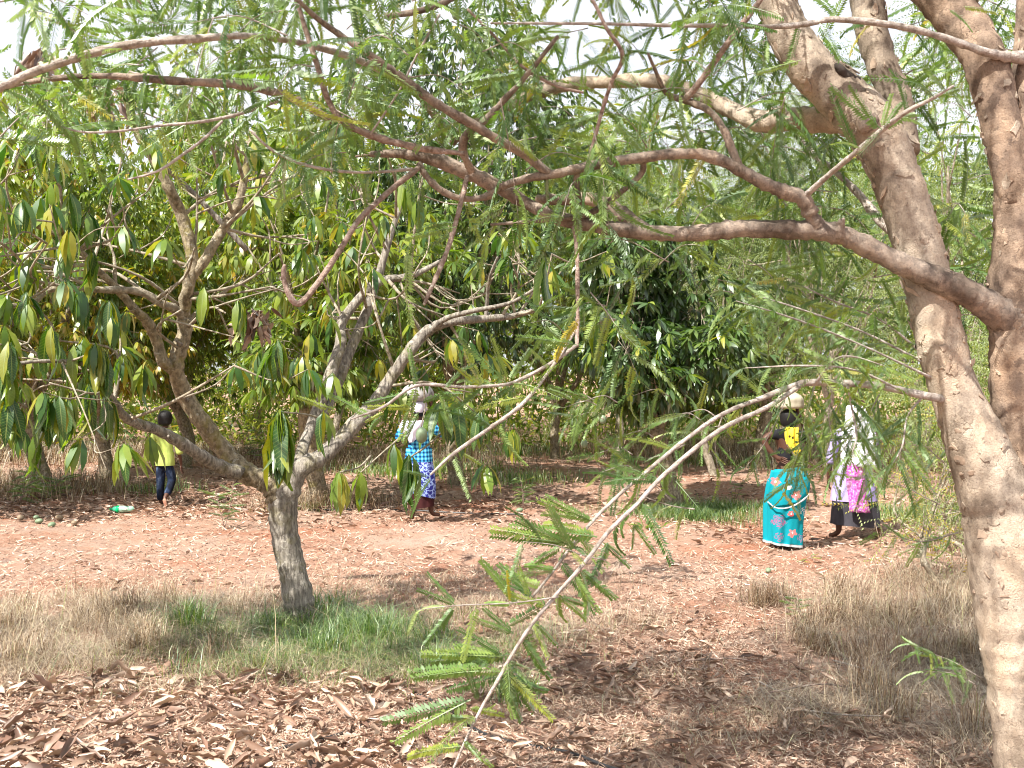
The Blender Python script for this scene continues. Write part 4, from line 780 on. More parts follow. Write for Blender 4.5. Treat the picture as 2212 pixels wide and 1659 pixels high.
def SP(lst, n, L, **kw): spray([P(*q) for q in lst], n, L, **kw)
def FR(a, b, d, up=None):
    """one frond from a to b (picture units) at distance d"""
    p = P(a[0], a[1], d); q = P(b[0], b[1], d + rng.normal(0, .04)); v_ = q - p; L_ = np.linalg.norm(v_)
    fr.append((p, norm(v_ + (0, 0, .18 * L_)), norm(np.array([rng.normal(0, .4), -.95, .35])) if up is None else up, L_ * 1.05))
DB = DN - .85
for a, b in [((1090, 1419), (910, 1439)), ((1052, 1440), (898, 1490)), ((1034, 1514), (1007, 1456)), ((1017, 1511), (862, 1622)), ((1004, 1551), (930, 1560)), ((1100, 1459), (1186, 1532)), ((1110, 1369), (1037, 1322)), ((1120, 1306), (1033, 1216)), ((1143, 1292), (1090, 1206)), ((1083, 1412), (990, 1369)), ((1150, 1336), (1200, 1402)), ((1104, 1306), (1034, 1312)), ((983, 1306), (903, 1286)), ((980, 1312), (930, 1392)), ((1230, 1179), (1113, 1140)), ((1225, 1175), (1063, 1160)), ((1290, 1160), (1150, 1128)), ((1280, 1126), (1173, 1106)), ((1303, 1172), (1347, 1200)), ((1253, 1229), (1324, 1306)), ((1210, 1290), (1280, 1320)), ((1313, 1172), (1320, 1253)), ((1370, 1130), (1375, 1190)), ((1080, 1440), (1105, 1535)), ((1095, 1425), (1125, 1450)), ((1015, 1530), (1100, 1560)), ((1200, 1230), (1120, 1225)), ((1060, 1440), (980, 1400)), ((1000, 1600), (1030, 1650)), ((1240, 1200), (1180, 1100)), ((1150, 1290), (1085, 1245))]:
    FR(a, b, DB + (1500 - a[1]) * .0007)
    FR(a, (b[0] + rng.normal(0, 22), b[1] + rng.normal(6, 22)), DB + (1500 - a[1]) * .0007)
spray([P(1205, 1290, DB + .1), P(1100, 1303, DB), P(985, 1308, DB - .05), P(900, 1318, DB - .1)], 5, .17, r=.002)
spray([P(1310, 1210, DB + .2), P(1260, 1200, DB + .2), P(1200, 1178, DB + .15), P(1130, 1170, DB + .1)], 6, .17, r=.002)
for a, b in [((880, 850), (790, 885)), ((1000, 850), (905, 865)), ((730, 890), (640, 870)), ((1180, 840), (1245, 868)), ((950, 850), (975, 920)), ((905, 890), (870, 960)), ((830, 890), (790, 920)), ((830, 895), (770, 950)), ((800, 900), (700, 860)), ((1246, 745), (1120, 742)), ((1250, 690), (1180, 790)), ((1260, 640), (1220, 700)), ((930, 1030), (880, 1100)), ((900, 835), (880, 750)), ((960, 840), (1010, 770)), ((1040, 835), (980, 800)), ((1100, 820), (1150, 750)), ((985, 490), (880, 530)), ((980, 480), (890, 500)), ((975, 500), (900, 560)), ((880, 540), (870, 700)), ((890, 520), (860, 620)), ((1000, 980), (1040, 1010)), ((925, 1030), (870, 1020)), ((890, 880), (800, 890)), ((900, 900), (880, 940))]:
    FR(a, b, DN - .5)
for key, a0, a1, cnt in (('O', .35, .98, 16), ('O2', .25, .97, 26), ('M', .2, .95, 10), ('M2', .1, .95, 9), ('G', .02, .5, 8), ('Y', .1, .9, 6), ('Z', .1, .9, 6), ('P', .3, .98, 12), ('S', .3, .98, 8), ('C', .3, .95, 8), ('D', .3, .98, 10), ('E', .2, .95, 8), ('R', .3, .95, 6), ('Q', .3, .9, 6)):
    X_, T_, R_ = LB[key]
    for q_ in range(cnt):
        i = int(rng.uniform(a0, a1) * (len(X_) - 1)); sd = norm(np.cross(T_[i], rng.normal(0, 1, 3)) * (1, .7, 1)); fr.append((X_[i], norm(sd + T_[i] * .35 + (0, 0, -.12)), norm(np.array([rng.normal(0, .5), -.8, .5])), rng.uniform(.15, .26)))
# large dark spray left of the right hand trunk
for k, (l, n_) in enumerate([([(2010, 815, 4.3), (1860, 745, 4.25), (1720, 690, 4.2), (1590, 650, 4.1)], 34), ([(2010, 790, 4.4), (1860, 715, 4.4), (1720, 665, 4.3), (1640, 640, 4.3)], 26), ([(1990, 760, 4.6), (1900, 690, 4.6), (1800, 650, 4.5), (1700, 600, 4.5)], 22), ([(1960, 850, 4.2), (1850, 800, 4.1), (1740, 790, 4.0), (1610, 795, 4.0)], 14), ([(1760, 830, 4.2), (1800, 780, 4.1), (1840, 770, 4.0), (1910, 790, 4.0)], 8), ([(1990, 860, 4.3), (1960, 900, 4.3), (1950, 960, 4.25), (1930, 1000, 4.2)], 12), ([(1830, 830, 4.2), (1840, 880, 4.2), (1850, 940, 4.15), (1840, 980, 4.1)], 8)]):
    SP(l, n_, .21, flat=.15, r=.004, spread=.95)
# loose sprays over the women
for l, n_ in [([(1700, 838, 5.6), (1690, 880, 5.6), (1650, 960, 5.5), (1610, 1010, 5.5)], 16), ([(1760, 832, 5.2), (1740, 900, 5.2), (1720, 990, 5.2), (1690, 1060, 5.1)], 22), ([(1800, 832, 5.0), (1790, 900, 5.0), (1800, 980, 5.0), (1750, 1020, 5.0)], 20), ([(1850, 832, 5.0), (1860, 900, 5.0), (1830, 960, 5.0), (1790, 1010, 5.0)], 20), ([(1900, 850, 5.3), (1880, 900, 5.3), (1900, 960, 5.3), (1870, 1020, 5.3)], 18), ([(1700, 960, 5.3), (1730, 1010, 5.3), (1720, 1040, 5.3)], 12), ([(2030, 1090, 5.2), (1950, 1050, 5.2), (1890, 1030, 5.2), (1840, 1040, 5.2)], 18), ([(2040, 1000, 5.4), (1990, 960, 5.4), (1930, 950, 5.4)], 12), ([(1500, 1100, 4.6), (1440, 1090, 4.6), (1360, 1060, 4.6)], 8), ([(1450, 1080, 4.3), (1400, 1040, 4.3), (1330, 1030, 4.2), (1290, 1000, 4.2)], 9), ([(1560, 900, 4.6), (1545, 950, 4.6), (1550, 1010, 4.6)], 7), ([(2070, 1150, 5.0), (1990, 1170, 5.0), (1900, 1150, 5.0)], 9), ([(1480, 960, 4.2), (1440, 980, 4.2), (1400, 990, 4.2)], 7)]:
    SP(l, int(n_ * .8), .155, r=.0022, hang=.5)
for _ in range(5):
    u_, v_, d_ = rng.uniform(1750, 1920), rng.uniform(840, 930), rng.uniform(4.6, 6.5); SP([(u_, v_, d_), (u_ - 20, v_ + 45, d_), (u_ - 50, v_ + 80, d_)], 9, .18, r=.002, hang=.5)
for _ in range(12):
    u_, v_, d_ = rng.uniform(1280, 1600), rng.uniform(850, 1040), rng.uniform(4.0, 5.0); SP([(u_, v_, d_), (u_ - 30, v_ - 15, d_), (u_ - 80, v_, d_)], 6, .17, r=.002, hang=.6)
# overhanging foliage at the top and along the branches
def cloud(u0, u1, v0, v1, d0, d1, n, nf=9, L=.255):
    for _ in range(n):
        dd = rng.uniform(d0, d1); dd = dd + .9 if (rng.random() < .62 and dd < 4.7) else dd; p = P(rng.uniform(u0, u1), rng.uniform(v0, v1), dd); ax = norm(np.array([rng.normal(0, 1), rng.normal(0, .8), rng.normal(-.1, .5)])); ln = rng.uniform(.18, .42)
        spray([p, p + ax * ln * .5 + (0, 0, .02), p + ax * ln - (0, 0, .05)], int(rng.integers(nf - 3, nf + 3)), L, r=.002, hang=.4)
cloud(-50, 700, -150, 130, 3.4, 5.2, 34); cloud(250, 760, -20, 280, 3.4, 4.6, 20); cloud(-50, 260, 100, 330, 3.4, 4.6, 10)
cloud(700, 1300, -150, 130, 3.6, 5.4, 22); cloud(700, 1300, 130, 400, 4.0, 5.2, 25); cloud(1250, 1700, -150, 330, 3.8, 5.4, 28)
cloud(1300, 1900, 280, 640, 4.8, 6.4, 26); cloud(1500, 1760, 150, 330, 3.9, 4.6, 13); cloud(1950, 2250, -100, 700, 4.8, 6.5, 37); cloud(1780, 2060, 150, 420, 5, 6.5, 13)
cloud(1200, 1500, 560, 760, 4.0, 4.8, 6)
# fronds in front of the upper trunk
for a, b in [((1900, 278), (1835, 188)), ((1905, 280), (1790, 195)), ((1905, 275), (1925, 190)), ((1915, 270), (1960, 195)), ((1960, 245), (1958, 140)), ((2000, 215), (2080, 200)), ((2080, 15), (2160, 30)), ((2050, 20), (2100, 50)), ((1730, 130), (1640, 170)), ((800, -40), (860, 130)), ((840, -60), (850, 100)), ((620, 10), (560, 150)), ((640, 20), (600, 170))]:
    FR(a, b, DN - .55)
# crown above the frame: the same tree, it shades the ground in front
def crown_sp(n, x0, x1, y0, y1, z0, z1):
    for _ in range(n):
        p = np.array([rng.uniform(x0, x1), rng.uniform(y0, y1), rng.uniform(z0, z1)])
        if in_view(p, 60): continue
        ax = norm(rng.normal(0, 1, 3) * (1, 1, .4)); spray([p, p + ax * .25, p + ax * .5 - (0, 0, .08)], 11, .24, r=.003, hang=.4)
crown_sp(175, -1.9, 1.4, 2.4, 6.2, 3.9, 5.4); crown_sp(22, 1.9, 3.4, 3.2, 5.5, 4.1, 5.8)
for ux in (-.9, -.2, .5, 1.2):
    e = np.array([ux, 5.2 + ux * .3, 4.3]); V, T, Q, *_ = tube([P(1560, -420, DN + .1), (P(1560, -420, DN + .1) + e) / 2 + (0, 0, .25), e], [.04, .03, .012], 8, 6, .06, 5); MB().add(V, T, Q).build('limb', M_bark1, nt_)
# small frond clumps near the foot of the trunk
SP([(2120, 1465, 4.5), (2060, 1430, 4.5), (2010, 1410, 4.45), (1970, 1390, 4.4)], 22, .12, flat=.1, r=.002, hang=.3)
SP([(2110, 1480, 4.5), (2060, 1455, 4.5), (2000, 1450, 4.45)], 12, .12, flat=.1, r=.002, hang=.3)
_out = [q for q in fr if not in_view(q[0], 120)]; fr = [q for q in fr if in_view(q[0], 120)]
mb = MB(); batch(mb, np.array([q[0] for q in _out]), np.array([q[1] for q in _out]), np.array([q[2] for q in _out]), np.array([q[3] for q in _out]), np.array([q[3] for q in _out]) * 1.3, *far_frond(9), rng.random(len(_out))); mb.build('upper_crown', M_fth_near_s, nt_, 'stuff')
scatter_parts(fr, frond_variants, 'frond', nt_, 300, 'fronds', M_fth_near_s, kind_data=frond_data, rng=rng)
tw2.build('twigs', M_twig, nt_, 'stuff')
print('FRONDS', len(fr), 'LEAVES', len(L_items))

# ---------------------------------------------------------------- seedlings and small plants
def seedling(seed, u, v, h, n, L, label, lean=(0, 0), mat=None, name='feathery_seedling', group='feathery saplings and seedlings', spread=1.0):
    global fr, tw2
    g = G(u, v); b = np.array([g[0], g[1], float(gz(g[0], g[1]))]); root = empty(name, b, label, 'plant', group)
    rs = np.random.default_rng(seed); m = MB(); it = []
    for s in range(int(rs.integers(2, 4))):
        top = b + np.array([lean[0] + rs.normal(0, .12) * spread, lean[1] + rs.normal(0, .1) * spread, h * rs.uniform(.7, 1.05)])
        V, T, Q, X_, T_, _ = tube([b, (b + top) / 2 + rs.normal(0, .02, 3), top], [.006, .004, .002], 6, 5, .05, seed + s); MB().add(V, T, Q).build('stem', M_redtwig, root)
        for k in range(n):
            i = int((.25 + .75 * k / n) * (len(X_) - 1)); a = k * 2.4 + s
            it.append((X_[i], norm(np.array([math.cos(a), math.sin(a) * .8, rs.uniform(-.2, .5)])), norm(np.array([rs.normal(0, .4), -.9, .6])), L * rs.uniform(.7, 1.1)))
    for q in it:
        place('frond', frond_variants[int(rs.integers(4))], root, *q)
seedling(1, 485, 1140, .55, 12, .22, 'green feathery seedling between the boy and the near mango trunk')
seedling(2, 40, 1085, .60, 10, .26, 'arching feathery seedling at the left by the pile of mangoes', lean=(.2, -.1))
seedling(3, 100, 1075, .45, 9, .30, 'drooping feathery seedling just right of the arching one at the left', lean=(.25, -.1))
seedling(4, 1740, 1345, .22, 6, .13, 'small feathery seedling alone on the sunny straw, in front of the women')
seedling(5, 2010, 1215, .35, 8, .20, 'bright feathery seedling in dry grass right of the woman in the dark skirt', lean=(-.15, 0))
seedling(6, 1725, 1215, .16, 4, .10, 'tiny seedling in front of the turquoise skirt')
seedling(7, 1130, 1100, .55, 10, .22, 'dull feathery seedling under the hanging mango leaves')
seedling(8, 555, 1000, .75, 9, .25, 'feathery seedling in the shade left of the near trunk')
seedling(9, 1590, 1080, .3, 6, .16, 'feathery seedling behind the patch of green grass')
# lily-like plant
g = G(1398, 1145); root = empty('leafy_weed', (g[0], g[1], float(gz(g[0], g[1]))), 'low weed with broad pale green leaves beside the green grass', 'plant')
rs = np.random.default_rng(3)
for k in range(22):
    a = k * 2.4; place('leaf', leaf_variants[k % 6], root, g + (math.cos(a) * .05 + rs.normal(0, .05), math.sin(a) * .05, .02), np.array([math.cos(a), math.sin(a), rs.uniform(.5, 1.4)]), np.array([0, 0, 1.0]), rs.uniform(.10, .18))

# ---------------------------------------------------------------- dead leaf clusters caught in branches
def dead_cluster(u, v, d, hw, hh, label, seed, parent_label=None):
    rs = np.random.default_rng(seed); p = P(u, v, d); root = empty('dead_leaf_cluster', p, label, 'leaf cluster', 'dead leaf clusters caught in the branches'); s = mpu(d)
    for k in range(40):
        q = p + np.array([rs.normal(0, hw * .4) * s, rs.normal(0, hw * .4) * s, rs.uniform(-.3, 1) * hh * .7 * s]); dd = np.array([rs.normal(0, .5), rs.normal(0, .5), -1.0])
        place('dead_leaf', dead_variants[int(rs.integers(5))], root, q, norm(dd), norm(rs.normal(0, 1, 3)), rs.uniform(.13, .2))
dead_cluster(222, 218, 7.6, 42, 62, 'brown clump of dead leaves high at the left, below the long pale branch', 1)
dead_cluster(562, 700, 8.2, 38, 55, 'brown clump of dead leaves above the green hanging leaves, mid left', 2)
dead_cluster(82, 130, 7.8, 18, 40, 'small dark clump of dead leaves near the top left corner', 3)

# ---------------------------------------------------------------- mangoes on the ground, bottle
for k, (u, v, lab) in enumerate([(78, 1122, 'left one of the two light green mangoes touching on the leaf litter'), (84, 1131, 'light green mango in front of its twin at the left'), (112, 1136, 'light green mango a little right of the touching pair'), (45, 1128, 'dull mango half hidden in leaves, leftmost of the pile'), (128, 1124, 'brownish mango at the back of the pile'), (160, 1132, 'brownish mango lying apart, rightmost of the pile'), (1122, 1107, 'pale mango lying on open ground below the hanging branches'), (1660, 1232, 'small pale mango on the ground left of the turquoise skirt')]):
    g = G(u, v); s = .05 if k < 7 else .035; me = FM
    if 3 <= k <= 5:
        me = FM.copy(); me.materials.clear(); me.materials.append(simple_mat('bruised_mango_skin', (0.24, 0.18, 0.12), .6))
    o = bpy.data.objects.new('mango', me); C.objects.link(o); o.location = (g[0], g[1], float(gz(g[0], g[1])) + s * .75); o.scale = (s, s, s); o.rotation_euler = (rad(80), 0, k * 1.3)
    tag(o, lab, 'mango', 'mangoes fallen on the ground')

def loft(rings, n=28, seed=0, cap=True):
    """rings: (cx, cy, cz, rx, ry, fold, tilt) stacked sections with soft vertical folds"""
    rs = np.random.default_rng(seed); ph = rs.uniform(0, 6, 4); V = []; Q = []; T = []
    for j, (cx, cy, cz, rx, ry, fo, ti) in enumerate(rings):
        for i in range(n):
            a = 2 * PI * i / n; f = 1 + fo * (math.sin(a * 5 + ph[0] + j * .12) * .5 + math.sin(a * 9 + ph[1] - j * .1) * .35 + math.sin(a * 14 + ph[2]) * .25)
            V.append((cx + rx * f * math.cos(a), cy + ry * f * math.sin(a), cz + ti * math.cos(a)))
    for j in range(len(rings) - 1):
        for i in range(n): Q.append((j * n + i, j * n + (i + 1) % n, (j + 1) * n + (i + 1) % n, (j + 1) * n + i))
    if cap:
        e = len(V); V.append(tuple(rings[-1][:3])); T = [((len(rings) - 1) * n + i, (len(rings) - 1) * n + (i + 1) % n, e) for i in range(n)]
    return np.array(V), T, Q
def resamp(rings, k=4):
    return [tuple(r) for r in catmull(np.array(rings), k)]

M_glass = simple_mat('green_plastic', (0.05, 0.38, 0.20), .25, .05, 5, .5); M_cap = simple_mat('green_label', (0.0, 0.5, 0.16), .4, .05, 5); M_clear = simple_mat('pale_green_plastic', (0.30, 0.50, 0.38), .2, .2, 40, .5)
g = G(262, 1110); bt = empty('plastic_bottle', (g[0], g[1], float(gz(g[0], g[1])) + .05), 'crushed green plastic bottle lying on the leaf litter left of the boy', 'bottle')
def lathe_x(prof, n=16):
    V = []; Q = []
    for x_, r_ in prof:
        for i in range(n): a = 2 * PI * i / n; V.append((x_, r_ * math.cos(a), r_ * math.sin(a)))
    for j in range(len(prof) - 1):
        for i in range(n): Q.append((j * n + i, j * n + (i + 1) % n, (j + 1) * n + (i + 1) % n, (j + 1) * n + i))
    return V, Q
V, Q = lathe_x([(-.02, .044), (.03, .046), (.08, .040), (.12, .044), (.155, .036), (.175, 0.004)]); link('bottle_body', make_mesh('bottle_body', V, None, Q, M_clear), bt)
V, Q = lathe_x([(-.06, .042), (-.06, .0465), (-.021, .0465), (-.021, .042)]); link('bottle_label', make_mesh('bottle_label', V, None, Q, M_cap), bt)
V, Q = lathe_x([(-.061, .041), (-.09, .038), (-.12, .018), (-.125, .014), (-.135, .014)]); link('bottle_neck', make_mesh('bottle_neck', V, None, Q, M_glass), bt)
V, Q = lathe_x([(-.136, .0), (-.136, .017), (-.152, .017), (-.152, .0)]); link('bottle_cap', make_mesh('bottle_cap', V, None, Q, M_cap), bt)

# ---------------------------------------------------------------- people
def skin_mesh(name, verts, edges, radii, mat, parent, sub=2, root=0):
    me = bpy.data.meshes.new(name); me.from_pydata([tuple(v) for v in verts], edges, []); me.update(); me.materials.append(mat)
    o = link(name, me, parent); m = o.modifiers.new('skin', 'SKIN'); m.use_smooth_shade = True; m.branch_smoothing = .6
    sv = me.skin_vertices[0].data
    for i, r in enumerate(radii): sv[i].radius = (r, r) if not isinstance(r, tuple) else r
    sv[root].use_root = True
    s = o.modifiers.new('subdivision', 'SUBSURF'); s.levels = sub; s.render_levels = sub; return o
class Sk:
    def __init__(s): s.v = []; s.e = []; s.r = []
    def add(s, p, r, par=None):
        s.v.append(p); s.r.append(r); i = len(s.v) - 1
        if par is not None: s.e.append((par, i))
        return i
    def chain(s, par, lst):
        for p, r in lst: par = s.add(p, r, par)
        return par
def hand(s, wrist, wp, d, side, sc):
    """palm and five bent fingers of their own lengths"""
    d = norm(np.array(d, float)); sd = norm(np.array(side, float)); nrm = np.cross(d, sd); wp = np.array(wp, float)
    palm = s.add(tuple(wp + d * .05 * sc), (.030 * sc, .016 * sc), wrist)
    for k, (off, ln) in enumerate([(-.03, .060), (-.01, .072), (.01, .068), (.028, .052)]):
        b = wp + d * .085 * sc + sd * off * sc; i = s.add(tuple(b), .0095 * sc, palm)
        i = s.add(tuple(b + (d * .6 * ln + nrm * .012) * sc), .008 * sc, i); s.add(tuple(b + (d * ln + nrm * .03) * sc), .0065 * sc, i)
    i = s.add(tuple(wp + d * .03 * sc - sd * .04 * sc), .010 * sc, palm); s.add(tuple(wp + d * .065 * sc - sd * .055 * sc + nrm * .01 * sc), .008 * sc, i)
def face(parent, c, r, mskin, fy=1.0):
    """eyes, nose, mouth and ears on the far side of the head (the people look away)"""
    me_ = simple_mat('eye_white', (.7, .68, .62), .4); mi = simple_mat('lips', (.14, .05, .04), .6)
    for sx in (-1, 1):
        V, T, Q = loft([(0, 0, -.009, .002, .002, 0, 0), (0, 0, -.004, .011, .007, 0, 0), (0, 0, .004, .011, .007, 0, 0), (0, 0, .009, .002, .002, 0, 0)], 10); link('eye', make_mesh('eye', V + np.array([c[0] + sx * r * .36, c[1] + fy * r * .90, c[2]]), T, Q, me_), parent)
        V, T, Q = loft([(0, 0, -.028, .003, .006, 0, 0), (0, 0, -.012, .008, .014, 0, 0), (0, 0, .012, .010, .019, 0, 0), (0, 0, .028, .004, .01, 0, 0)], 10); link('ear', make_mesh('ear', V + np.array([c[0] + sx * r * .97, c[1], c[2] - .005]), T, Q, mskin), parent)
    V, T, Q = loft([(0, 0, -.03, .013, .016, 0, 0), (0, 0, -.02, .016, .02, 0, 0), (0, -.006, .012, .007, .01, 0, 0)], 10); link('nose', make_mesh('nose', V + np.array([c[0], c[1] + fy * r * .98, c[2] - .01]), T, Q, mskin), parent)
    V, T, Q = loft([(0, 0, -.007, .016, .004, 0, 0), (0, 0, 0, .022, .008, 0, 0), (0, 0, .007, .015, .004, 0, 0)], 10); link('mouth', make_mesh('mouth', V + np.array([c[0], c[1] + fy * r * .90, c[2] - r * .62]), T, Q, mi), parent)
M_skin = simple_mat('brown_skin', (0.085, 0.038, 0.024), .5, .1, 10, .35, .05)
M_sole = simple_mat('pale_sole', (0.42, 0.22, 0.15), .7, .1, 20)
M_hair = simple_mat('black_hair', (0.008, 0.007, 0.007), .6, .3, 60, .3, .5)
def cloth(name, fn, rough=.85, bump=None):
    m, n = new_mat(name); pos = N_(n, 'ShaderNodeTexCoord').outputs['Object']; col = fn(n, pos)
    w = noise(n, 30, 4, pos, (1, 1, .35)); princ(n, col, rough, w.outputs['Fac'], .35, .012, .15); return m
def plain(c1, c2, sc=7):
    def f(n, pos):
        z = noise(n, sc, 4, pos, (1, 1, .5)); r = ramp(n, [(.35, c1), (.65, c2)]); n.links.new(z.outputs['Fac'], r.inputs['Fac']); return r.outputs['Color']
    return f
def person(u, v, label, rz=0.0):
    g = G(u, v); r = empty('person', (g[0], g[1], float(gz(g[0], g[1])) + .012), label, 'person'); return r

# boy in a yellow-green shirt
boy = person(357, 1098, 'barefoot boy in a lime green shirt and dark jeans walking away from the camera')
k = Sk(); pel = k.add((0, 0, .60), (.085, .06)); ch = k.chain(pel, [((0, 0, .76), (.085, .06)), ((0, .0, .95), (.105, .07))]); nk = k.chain(ch, [((0, 0, 1.05), .045), ((0, .005, 1.10), .042), ((0, .01, 1.155), .078), ((0, .012, 1.235), .072)])
for sx in (-1, 1):
    sh = k.add((sx * .125, 0, 1.0), .045, ch); el = k.chain(sh, [((sx * .165, -.01, .88), .035), ((sx * .185, -.01, .76), .030)])
    wr = k.chain(el, [((sx * .20, .04, .64), .025), ((sx * .20, .07, .56), .020)]); hand(k, wr, (sx * .20, .07, .56), (.0, .12, -1), (0, 1, 0), .85)
hl = k.add((-.065, 0, .53), .075, pel); lk = k.chain(hl, [((-.065, .02, .32), .050), ((-.062, -.01, .18), .042), ((-.06, -.01, .06), .028)]); k.chain(lk, [((-.06, .05, .03), .028), ((-.06, .13, .02), .018)])
hr = k.add((.07, 0, .53), .075, pel); rk = k.chain(hr, [((.085, .03, .33), .050), ((.07, -.10, .19), .042), ((.055, -.19, .13), .027)]); k.chain(rk, [((.06, -.215, .085), .028), ((.08, -.20, .005), .02)])
skin_mesh('body', k.v, k.e, k.r, M_skin, boy)
V, T, Q = loft(resamp([(.066, -.236, .125, .012, .006, 0, 0), (.066, -.246, .10, .024, .008, 0, 0), (.078, -.240, .05, .024, .008, 0, 0), (.088, -.222, .00, .018, .006, 0, 0), (.09, -.215, -.012, .005, .004, 0, 0)]), 12); link('sole', make_mesh('sole', V, T, Q, M_sole), boy)
V, T, Q = loft(resamp([(0, -.028, 1.10, .045, .03, 0, 0), (0, -.014, 1.125, .082, .080, .01, 0), (0, .000, 1.17, .097, .096, .01, 0), (0, .0, 1.23, .098, .100, .01, 0), (0, .004, 1.285, .075, .080, .01, 0), (0, .006, 1.31, .03, .035, 0, 0)]), 24); link('hair', make_mesh('hair', V, T, Q, M_hair), boy)
face(boy, (0, .035, 1.175), .08, M_skin)
M_lime = cloth('lime_shirt', plain((.36, .46, .10), (.46, .56, .16)))
k = Sk(); a0 = k.add((0, 0, .62), (.122, .085)); c1 = k.chain(a0, [((0, 0, .72), (.118, .082)), ((0, -.005, .86), (.122, .085)), ((0, 0, .98), (.125, .08))]); k.chain(c1, [((0, 0, 1.05), (.075, .06)), ((0, 0, 1.085), (.052, .05))])
for sx in (-1, 1): k.chain(c1, [((sx * .14, 0, 1.0), .058), ((sx * .172, -.01, .88), .052), ((sx * .20, -.01, .76), .052), ((sx * .212, .0, .70), .056)])
skin_mesh('shirt', k.v, k.e, k.r, M_lime, boy)
V, T, Q = loft(resamp([(0, 0, .555, .130, .10, .04, 0), (0, 0, .60, .130, .10, .04, 0), (0, 0, .68, .122, .09, .03, 0), (0, 0, .74, .115, .085, 0, 0)]), 32, 3, False); link('shirt_hem', make_mesh('shirt_hem', V, T, Q, M_lime), boy)
def jeans(n, pos):
    z = noise(n, 9, 5, pos, (1, 1, .6)); r = ramp(n, [(.42, (.006, .008, .016)), (.56, (.018, .030, .065)), (.70, (.12, .17, .26))]); n.links.new(z.outputs['Fac'], r.inputs['Fac']); return r.outputs['Color']
k = Sk(); p0 = k.add((0, 0, .575), (.112, .085)); k.add((0, 0, .66), (.105, .08), p0); k.chain(p0, [((-.068, 0, .50), .080), ((-.068, .02, .33), .060), ((-.064, -.005, .18), .054), ((-.062, -.01, .065), .050)]); k.chain(p0, [((.072, 0, .50), .080), ((.087, .03, .34), .060), ((.074, -.085, .21), .055), ((.062, -.15, .16), .050)])
skin_mesh('jeans', k.v, k.e, k.r, cloth('dark_jeans', jeans), boy)

# woman in a checked blouse
w1 = person(905, 1132, 'woman in a blue checked blouse and blue wrap carrying a bundle on her head')
def w_body(root, H, legs, arms, lean=(0, 0), headz=None, feet=True):
    k = Sk(); hip = H * .53; pel = k.add((0, 0, hip), (.13, .10)); lx, ly = lean
    ch = k.chain(pel, [((lx * .4, ly * .4, H * .64), (.11, .085)), ((lx * .8, ly * .8, H * .77), (.125, .085))])
    k.chain(ch, [((lx, ly, H * .84), .045), ((lx, ly, H * .87), .042), ((lx, ly + .01, H * .915), .078), ((lx, ly + .01, H * .965), .072)])
    for pts, hd, hs in arms:
        q = k.add(pts[0][0], pts[0][1], ch); q = k.chain(q, pts[1:]); hand(k, q, pts[-1][0], hd, hs, .95)
    for pts in legs:
        q = k.add(pts[0][0], pts[0][1], pel); k.chain(q, pts[1:])
    skin_mesh('body', k.v, k.e, k.r, M_skin, root)
    return (lx, ly + .03, H * .925)
c = w_body(w1, 1.47, [[((-.09, 0, .70), .10), ((-.10, .02, .42), .06), ((-.085, -.03, .22), .048), ((-.075, -.05, .065), .030), ((-.09, .01, .03), .030), ((-.12, .07, .022), .02)], [((.09, 0, .70), .10), ((.11, .04, .42), .06), ((.14, .05, .24), .048), ((.15, .05, .09), .032), ((.19, .07, .065), .03), ((.26, .09, .06), .02)]],
           [([((-.17, 0, 1.17), .05), ((-.23, .02, 1.05), .040), ((-.25, .05, .97), .036), ((-.23, .08, 1.15), .03), ((-.17, .06, 1.34), .024), ((-.14, .04, 1.42), .021)], (.2, 0, 1), (0, 1, 0)), ([((.16, 0, 1.18), .05), ((.21, .02, 1.10), .040), ((.27, .05, 1.04), .036), ((.25, .07, 1.2), .03), ((.18, .06, 1.36), .024), ((.15, .04, 1.43), .021)], (-.2, 0, 1), (0, 1, 0))])
face(w1, c, .078, M_skin)
V, T, Q = loft(resamp([(0, -.02, 1.29, .06, .04, 0, 0), (0, -.005, 1.33, .088, .088, .02, 0), (0, 0, 1.39, .092, .094, .02, 0), (0, 0, 1.44, .08, .084, 0, 0), (0, 0, 1.475, .03, .03, 0, 0)]), 24); link('hair', make_mesh('hair', V, T, Q, M_hair), w1)
def checks(n, pos):
    s = N_(n, 'ShaderNodeSeparateXYZ'); n.links.new(pos, s.inputs[0]); f = 58.0
    a = math_(n, 'GREATER_THAN', math_(n, 'SINE', math_(n, 'MULTIPLY', math_(n, 'ADD', s.outputs[0], math_(n, 'MULTIPLY', s.outputs[1], .5)), f * 2.2)), 0); b = math_(n, 'GREATER_THAN', math_(n, 'SINE', math_(n, 'MULTIPLY', s.outputs[2], f * 2.2)), 0)
    r = ramp(n, [(0, (.17, .62, .78)), (.5, (.03, .24, .48)), (1, (.006, .035, .12))]); r.color_ramp.interpolation = 'CONSTANT'; r.color_ramp.elements[1].position = .4; r.color_ramp.elements[2].position = .9
    n.links.new(math_(n, 'MULTIPLY', math_(n, 'ADD', a, b), .5), r.inputs['Fac']); return r.outputs['Color']
M_check = cloth('checked_cloth', checks)
k = Sk(); a0 = k.add((0, 0, .78), (.165, .12)); c1 = k.chain(a0, [((0, 0, .90), (.15, .11)), ((0, 0, 1.02), (.15, .11)), ((0, 0, 1.15), (.155, .10))]); k.chain(c1, [((0, 0, 1.22), (.08, .07))])
k.chain(c1, [((-.17, 0, 1.17), .066), ((-.235, .02, 1.06), .062), ((-.255, .04, .98), .064)]); k.chain(c1, [((.165, 0, 1.18), .066), ((.215, .02, 1.11), .062), ((.275, .05, 1.05), .062), ((.275, .055, 1.10), .058)])
skin_mesh('blouse', k.v, k.e, k.r, M_check, w1)
